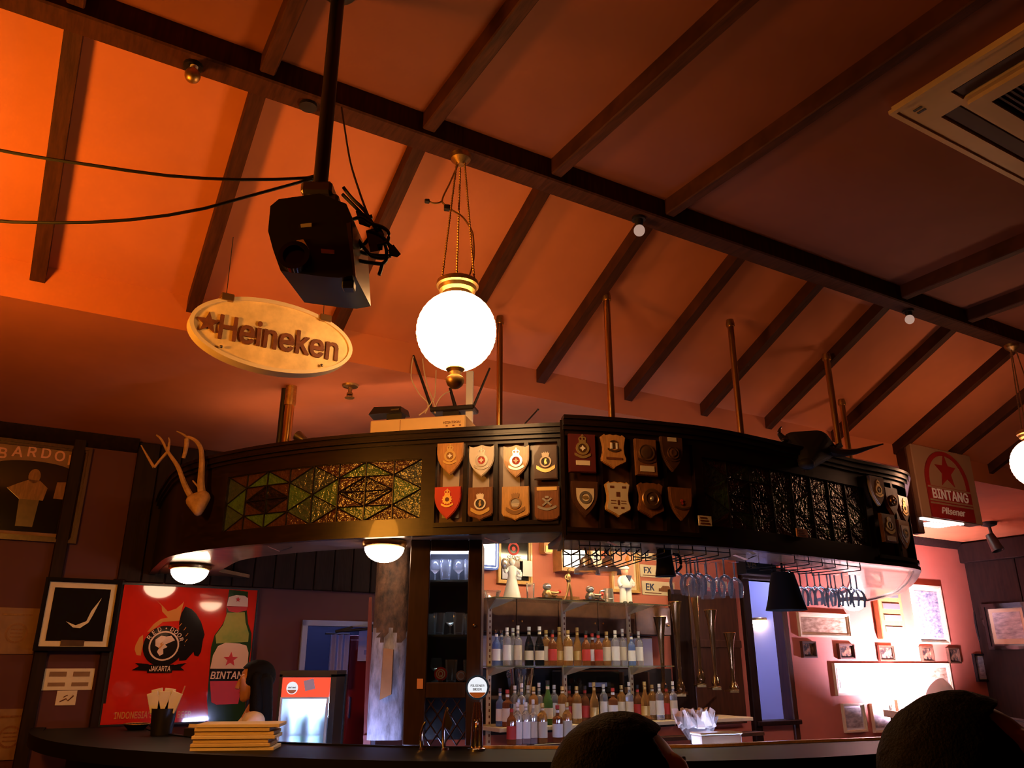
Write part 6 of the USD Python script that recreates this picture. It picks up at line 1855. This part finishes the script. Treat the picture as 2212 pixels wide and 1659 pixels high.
n1, zt_ = side_pos(2122, 1306)
n0_, zb_ = side_pos(2240, 1402)
A = T('framed_picture', 'big black-framed grey picture on the dark side wall', 'picture', un(11.855, (n0_ + n1) / 2, (zt_ + zb_) / 2), RZ - 90)
w, h = abs(n1 - n0_) / 2, abs(zt_ - zb_) / 2
O('frame', frame_bars(-w, w, -h, h, .07, -.04, 0), 'black_gloss', A, smooth=False)
O('mount', bx(-w + .05, w - .05, -.014, -.002, -h + .05, h - .05), 'cream', A, smooth=False)
O('print', bx(-w + .12, w - .12, -.018, -.006, -h + .14, h - .12), 'photo_grey', A, smooth=False)
q = atn(2112, 1352, BACK)
A = T('wall_bracket_lamp', 'dark ornate unlit wall bracket at the far corner of the picture wall', 'bracket', (q[0], q[1], q[2]), RZ)
O('plate', slabs(ellipse(0, 0, .07, .26, 24), -.02, 0), 'black', A)
O('scroll_arm', cat(tube(spline([(0, -.02, -.2), (0, -.16, -.25), (0, -.22, -.12), (0, -.14, -.02)], 18), .018, 8), tube(spline([(0, -.02, .2), (0, -.14, .25), (0, -.18, .14), (0, -.12, .08)], 18), .016, 8)), 'black', A)
O('cup', lathe([(0, 0), (.05, 0), (.07, .08), (.06, .08), (0, .02)], 18).apply_translation([0, -.14, 0]), 'steel_dark', A)

# added flood lamp, out of sight, for the glare on the picture wall
q = atn(2036, 1500, BACK - .62)
A = T('floodlamp', 'added standing flood lamp for the glare on the picture wall, hidden behind the head', 'lamp', (q[0], q[1], 0), RZ)
O('glowing_bulb', ball((0, 0, q[2]), (.06, .06, .06), 2), 'flood_glow', A)
hood = lathe([(.16, .10), (.155, .02), (.13, -.06), (.08, -.11), (0, -.12)], 30)
hood_in = lathe([(0, -.115), (.076, -.105), (.126, -.056), (.150, .02), (.155, .10)], 30)
O('hood', mv(cat(hood, hood_in), (0, 0, q[2]), rx=-52), 'white', A)
O('stand', cyl((0, -.14, 0), (0, -.14, q[2]), .014, 10), 'steel_dark', A)
O('knuckle', ball((0, -.13, q[2]), .025, 1), 'steel_dark', A)
O('foot', lathe([(0, 0), (.16, 0), (.15, .02), (.02, .03), (0, .03)], 24).apply_translation([0, -.14, 0]), 'steel_dark', A)

# added warm batten to light the back bar (hidden above the canopy's line)
A = T('batten_lamp', 'added warm batten lamp above the back bar shelves, hidden behind the canopy', 'lamp', un(4.75, 5.95, 2.66), RZ)
O('tube', cyl((-1.25, 0, 0), (1.25, 0, 0), .020, 12), 'strip_glow', A)
O('housing', bx(-1.28, 1.28, -.035, .035, .025, .07, .005), 'white', A)
O('valance', bx(-1.30, 1.30, -.10, -.09, -.05, .05), 'white', A)  # added to keep the tube light off the upper ceiling
for x_ in (-1, 1):
    O('hanger', cyl((x_, 0, .07), (x_, 0, .557), .006, 6), 'steel_dark', A)
# added cold battens under the counter edge, and added wall lamps behind the viewer
a_, b_ = un(3.6, 5.2)[:2], un(5.2, 5.2)[:2]
for k_, (s0_, s1_) in enumerate(((CC.L * .44, CC.L * .66), (CC.from_px(640, 1.1), CC.from_px(860, 1.1)))):
    A = T('underbar_batten', ('added cold batten lamp hidden under the inner edge of the counter before the lower bottles', 'added cold batten lamp hidden under the inner edge of the counter before the rough timber post')[k_], 'lamp')
    O('tube', tube([[*CC.at(s, -.075)[0], .97] for s in np.linspace(s0_, s1_, 24)], .018, 8), 'under_glow', A)
    O('housing', curved(CC, s0_, s1_, -.06, .0, .94, 1.04), 'white', A)
for u_, lab_ in ((-1.2, 'added warm wall lamp behind the viewer, nearer the dim end'), (2.4, 'added warm wall lamp behind the viewer, straight behind'), (6.0, 'added warm wall lamp behind the viewer, nearer the far end')):
    A = T('wall_sconce', lab_, 'lamp', un(u_, -4.19, 1.9), RZ + 180, 'added wall lamps behind the viewer')
    O('shade', lathe([(.06, .0), (.10, .12), (.13, .26), (.125, .26), (.095, .12), (.055, .0)], 24).apply_translation([0, -.16, 0]), 'sconce_glow', A)
    O('back_plate', slabs(ellipse(0, .05, .07, .12, 24), -.02, 0), 'brass_dull', A)
    O('arm', tube([(0, -.02, .02), (0, -.1, -.03), (0, -.16, .0)], .012, 8), 'brass_dull', A)
A = T('canopy_uplight', 'added warm tube lamp on top of the canopy, hidden behind its cornice', 'lamp')  # added tubes that light the low ceiling from below
for pth_, z_, a_, b_ in ((CL, LT, .30, .98), (CR, RT, .02, .62)):
    O('tube', tube([[*pth_.at(s, -.40)[0], z_ + .03] for s in np.linspace(pth_.L * a_, pth_.L * b_, 30)], .012, 8), 'uplight_glow' if pth_ is CL else 'uplight_far', A)
    O('tray', curved(pth_, pth_.L * a_, pth_.L * b_, -.43, -.37, z_, z_ + .012), 'white', A)
# fluorescent battens in the two rooms behind
for lab, u, n, z, L in (('cold fluorescent batten in the dim store room', 2.95, 7.6, 2.5, .3), ('cold fluorescent batten in the pale room behind the hatch', 7.9, 7.45, 2.66, .45)):
    A = T('fluorescent_batten', lab, 'lamp', un(u, n, z), RZ)
    O('tube', cyl((-L, 0, 0), (L, 0, 0), .018, 12), 'cool_glow', A)
    O('housing', bx(-L - .02, L + .02, -.04, .04, .02, .09, .004), 'white', A)
q = atn(1640, 1340, 8.0)
dome('glowing dome lamp seen through the narrow hatch', (q[0], q[1], q[2] + .03), .135)
A = T('lamp_rod', 'thin rod holding the dome lamp seen through the hatch', 'rod', (q[0], q[1], q[2] + .03))
O('rod', cyl((0, 0, 0), (0, 0, 2.75 - q[2] - .03), .012, 8), 'brass_dull', A)
O('rose', lathe([(0, 2.72 - q[2] - .03), (.05, 2.73 - q[2] - .03), (.05, 2.75 - q[2] - .03), (0, 2.75 - q[2] - .03)], 16), 'brass_dull', A)

# ================================================================ people
def bones(joints, links, res=.016):
    parts = []
    for a, b in links:
        (pa, ra), (pb, rb) = joints[a], joints[b]
        parts.append(m3.Manifold.batch_hull([m3.Manifold.sphere(ra, 18).translate(tuple(map(float, pa))), m3.Manifold.sphere(rb, 18).translate(tuple(map(float, pb)))]))
    return m3.Manifold.batch_boolean(parts, m3.OpType.Add)


def smooth_mesh(man, res, it=12):
    m = man.refine_to_length(res).to_mesh()
    t = trimesh.Trimesh(m.vert_properties[:, :3], m.tri_verts)
    trimesh.smoothing.filter_taubin(t, iterations=it)
    return t


def blob(items):
    return m3.Manifold.batch_hull([m3.Manifold.sphere(r, 20).translate(tuple(c)) for c, r in items])


def head_shape():
    """facing -y, chin low; centre of the skull at the origin, 0.235 tall"""
    skull = m3.Manifold.sphere(1, 40).scale((.076, .096, .088)).translate((0, .012, .028))
    face = blob([((.034, -.062, .03), .026), ((-.034, -.062, .03), .026), ((.042, -.045, -.02), .022), ((-.042, -.045, -.02), .022), ((0, -.066, -.085), .022), ((.02, -.05, -.075), .024), ((-.02, -.05, -.075), .024), ((0, -.02, 0), .07)])
    nose = blob([((0, -.090, .022), .008), ((0, -.106, -.018), .011), ((.012, -.096, -.022), .008), ((-.012, -.096, -.022), .008)])
    ears = [blob([((s * .078, .012, .016), .010), ((s * .082, .022, .02), .009), ((s * .076, .008, -.022), .008)]) for s in (-1, 1)]
    neck = blob([((0, .02, -.06), .052), ((0, .035, -.17), .058)])
    return m3.Manifold.batch_boolean([skull, face, nose, neck] + ears, m3.OpType.Add)


def hand(side, c, d):
    """five bent fingers from a palm at c, pointing along d (unit), as a list of manifolds"""
    d = np.array(d, float) / np.linalg.norm(d)
    upv = np.array([0, 0, 1.0])
    w = np.cross(d, upv)
    w /= np.linalg.norm(w) + 1e-9
    upv = np.cross(w, d)
    P = lambda a, b, e: tuple(np.array(c) + d * a + w * b * side + upv * e)
    out = [blob([(P(0, .0, 0), .022), (P(.075, -.034, .0), .012), (P(.08, .034, 0), .012), (P(.03, -.032, 0), .014), (P(.03, .030, 0), .014)])]
    for k, (b, L) in enumerate(((-.033, .075), (-.011, .085), (.012, .080), (.033, .062))):
        j = [P(.075, b, 0), P(.075 + L * .45, b * 1.08, -.006), P(.075 + L * .78, b * 1.1, -.026), P(.075 + L * .9, b * 1.1, -.046)]
        for q, r in zip(range(3), (.0095, .0088, .0080)):
            out.append(blob([(j[q], r), (j[q + 1], r * .94)]))
    t = [P(.02, -.034, -.004), P(.052, -.062, -.016), P(.082, -.066, -.026)]
    out += [blob([(t[0], .012), (t[1], .0105)]), blob([(t[1], .0105), (t[2], .009)])]
    return out


def person(name, label, feet, yaw, hip, pose, hair, cloth, trousers, female=False, head_tilt=(0, 0), skin='skin', head_turn=0):
    """local frame: faces -y; hip height given; pose 'stand' or 'sit'"""
    A = T(name, label, 'person', feet, yaw)
    k = .93 if female else 1.0
    sh = .165 * k
    H = hip
    chest, neckp = H + .36 * k, H + .53 * k
    J = {'pelvis': ((0, 0, H), .105), 'waist': ((0, -.005, H + .17), .098 * k), 'chest': ((0, 0, chest), .118 * k), 'neck': ((0, .012, neckp), .052)}
    head_c = np.array([0, -.006, neckp + .155])
    links = [('pelvis', 'waist'), ('waist', 'chest'), ('chest', 'neck')]
    for s, n in ((-1, 'a'), (1, 'b')):
        J['sh' + n] = ((s * sh, .005, H + .455 * k), .056 * k)
        J['ch' + n] = ((s * .075, 0, chest), .095 * k)
        J['el' + n] = ((s * (sh + .05), -.03 if pose == 'stand' else -.07, H + .20), .042 * k)
        J['wr' + n] = ((s * (sh - .01), -.26 if pose == 'stand' else -.30, H + .10 + (.06 if pose == 'sit' else .02)), .030 * k)
        J['hp' + n] = ((s * .085, 0, H - .02), .085)
        if pose == 'stand':
            J['kn' + n] = ((s * .095, -.01, H * .52), .058)
            J['an' + n] = ((s * .10, .02, .09), .040)
        else:
            J['kn' + n] = ((s * .11, -.42, H - .0), .062)
            J['an' + n] = ((s * .11, -.38, H - .42), .042)
        J['to' + n] = (tuple(np.array(J['an' + n][0]) + [0, -.15, -.05]), .034)
        links += [('chest', 'ch' + n), ('ch' + n, 'sh' + n), ('sh' + n, 'el' + n), ('el' + n, 'wr' + n), ('pelvis', 'hp' + n), ('hp' + n, 'kn' + n), ('kn' + n, 'an' + n), ('an' + n, 'to' + n), ('waist', 'ch' + n), ('neck', 'sh' + n)]
    body = bones(J, links)
    hs = head_shape().rotate((head_tilt[0], head_tilt[1], head_turn)).translate(tuple(head_c))
    hands = []
    for s, n in ((-1, 'a'), (1, 'b')):
        d = np.array(J['wr' + n][0]) - np.array(J['el' + n][0])
        hands += hand(s, np.array(J['wr' + n][0]), d)
    whole = m3.Manifold.batch_boolean([body, hs] + hands, m3.OpType.Add)
    O('body', smooth_mesh(whole, .013, 8), skin, A, smooth=60)
    # clothes: the same bones a little thicker
    up_ = {q: (p, r + .012) for q, (p, r) in J.items()}
    el_cut = {}
    tl = [('pelvis', 'waist'), ('waist', 'chest')]
    for n in 'ab':
        p, q = np.array(J['sh' + n][0]), np.array(J['el' + n][0])
        up_['sl' + n] = (tuple(p + (q - p) * .75), .060 * k)
        tl += [('chest', 'ch' + n), ('ch' + n, 'sh' + n), ('sh' + n, 'sl' + n), ('waist', 'ch' + n), ('pelvis', 'hp' + n)]
    up_['collar'] = ((0, .012, neckp - .055), .070)
    tl += [('chest', 'collar'), ('collar', 'sha'), ('collar', 'shb')]
    O('shirt', smooth_mesh(bones(up_, tl), .02, 8), cloth, A, smooth=60)
    lo = {q: (p, r + .010) for q, (p, r) in J.items()}
    O('trousers', smooth_mesh(bones(lo, [('pelvis', 'hpa'), ('pelvis', 'hpb')] + [(a + n, b + n) for n in 'ab' for a, b in (('hp', 'kn'), ('kn', 'an'))]), .025, 6), trousers, A, smooth=60)
    O('shoe', smooth_mesh(bones({q: (p, r + .008) for q, (p, r) in J.items()}, [('ana', 'toa'), ('anb', 'tob')]), .02, 4), 'black', A, smooth=60)
    # face and hair ride with the head
    rot = trimesh.transformations.euler_matrix(*[math.radians(v) for v in (head_tilt[0], head_tilt[1], head_turn)], 'sxyz')
    rot[:3, 3] = head_c

    def on_head(m):
        m = m.copy()
        m.apply_transform(rot)
        return m
    O('eye', on_head(cat(*[ball((s * .031, -.079, .018), (.0125, .010, .0095), 2) for s in (-1, 1)])), 'eye_white', A)
    O('iris', on_head(cat(*[ball((s * .031, -.0865, .018), (.0055, .004, .0058), 1) for s in (-1, 1)])), 'black_gloss', A)
    O('eyebrow', on_head(cat(*[tube([(s * .016, -.087, .037), (s * .032, -.086, .042), (s * .048, -.076, .036)], .0035, 5) for s in (-1, 1)])), 'hair_black', A)
    O('mouth', on_head(cat(tube([(-.022, -.080, -.054), (0, -.089, -.051), (.022, -.080, -.054)], .0045, 6), tube([(-.018, -.079, -.060), (0, -.088, -.062), (.018, -.079, -.060)], .005, 6))), 'lip', A)
    cap_ = m3.Manifold.sphere(1, 44).scale((.090, .110, .100)).translate((0, .016, .032))
    cut = m3.Manifold.cube((.30, .14, .27)).translate((-.15, -.195, -.20 + .008)).rotate((-10, 0, 0))
    low = m3.Manifold.cube((.4, .4, .3)).translate((-.2, -.2, -.345))
    hm = cap_ - cut - low
    if hair == 'long':
        fall = blob([((.055, .05, 0), .055), ((-.055, .05, 0), .055), ((.075, .055, -.18), .045), ((-.075, .055, -.18), .045), ((.06, .065, -.30), .03), ((-.06, .065, -.30), .03)])
        side = [blob([((s * .075, .01, .03), .034), ((s * .095, .01, -.10), .040), ((s * .105, .0, -.22), .040), ((s * .09, -.01, -.30), .025)]) for s in (-1, 1)]
        hm = m3.Manifold.batch_boolean([hm, fall] + side, m3.OpType.Add)
    t = smooth_mesh(hm, .008, 3)
    nrm = t.vertex_normals
    f_ = meshkit.fbm(t.vertices * 60 + 5, 3, 4) - .5
    t.vertices += nrm * (f_ * .005)[:, None]
    O('hair', on_head(t), 'hair_black', A, smooth=60)
    return A


def person_at(px_c, py_top, d, hip_off, **kw):
    """place a figure so that the crown of its hair shows at (px_c, py_top) at distance d"""
    p = aty(px_c, py_top, d)
    k = .93 if kw.get('female') else 1.0
    hip = p[2] - (.53 * k + .155 + .135)
    return p, hip


p, hip = person_at(558, 1424, 5.25, 0, female=True)
person('person', 'woman with long black hair and a white top standing behind the counter, looking sideways', (p[0], p[1], 0), -72, hip, 'stand', 'long', 'cloth_white', 'cloth_dark', female=True, head_tilt=(6, 0))
for px, py, d, yaw, lab, turn, sk in ((1360, 1526, 1.36, 172, 'dark-haired head seen from behind, at the foot of the picture in the middle', -74, 'skin'), (2096, 1474, 1.16, 150, 'dark-haired head seen from behind, cut by the corner of the picture', -76, 'skin_dark')):
    p, hip = person_at(px, py, d, 0)
    person('person', lab, (p[0], p[1], 0), yaw, hip, 'sit', 'short', 'cloth_navy' if px < 2000 else 'cloth_dark', 'cloth_dark', skin=sk, head_turn=turn, head_tilt=(-14 if px < 2000 else -24, 0))
    B = T('bar_stool', ('low stool under the person in the middle', 'low stool under the person at the corner')[px > 2000], 'stool', (p[0], p[1], 0), yaw)
    sz = hip - .11
    O('seat', lathe([(0, sz), (.17, sz), (.175, sz - .02), (.16, sz - .04), (0, sz - .04)], 24), 'walnut_dark', B)
    for a in (45, 135, 225, 315):
        c, s = math.cos(math.radians(a)), math.sin(math.radians(a))
        O('leg', tube([(c * .11, s * .11, sz - .03), (c * .19, s * .19, 0)], .016, 8), 'walnut_dark', B)
    O('foot_ring', mv(torus(.165, .010), (0, 0, .17)), 'brass_dull', B)
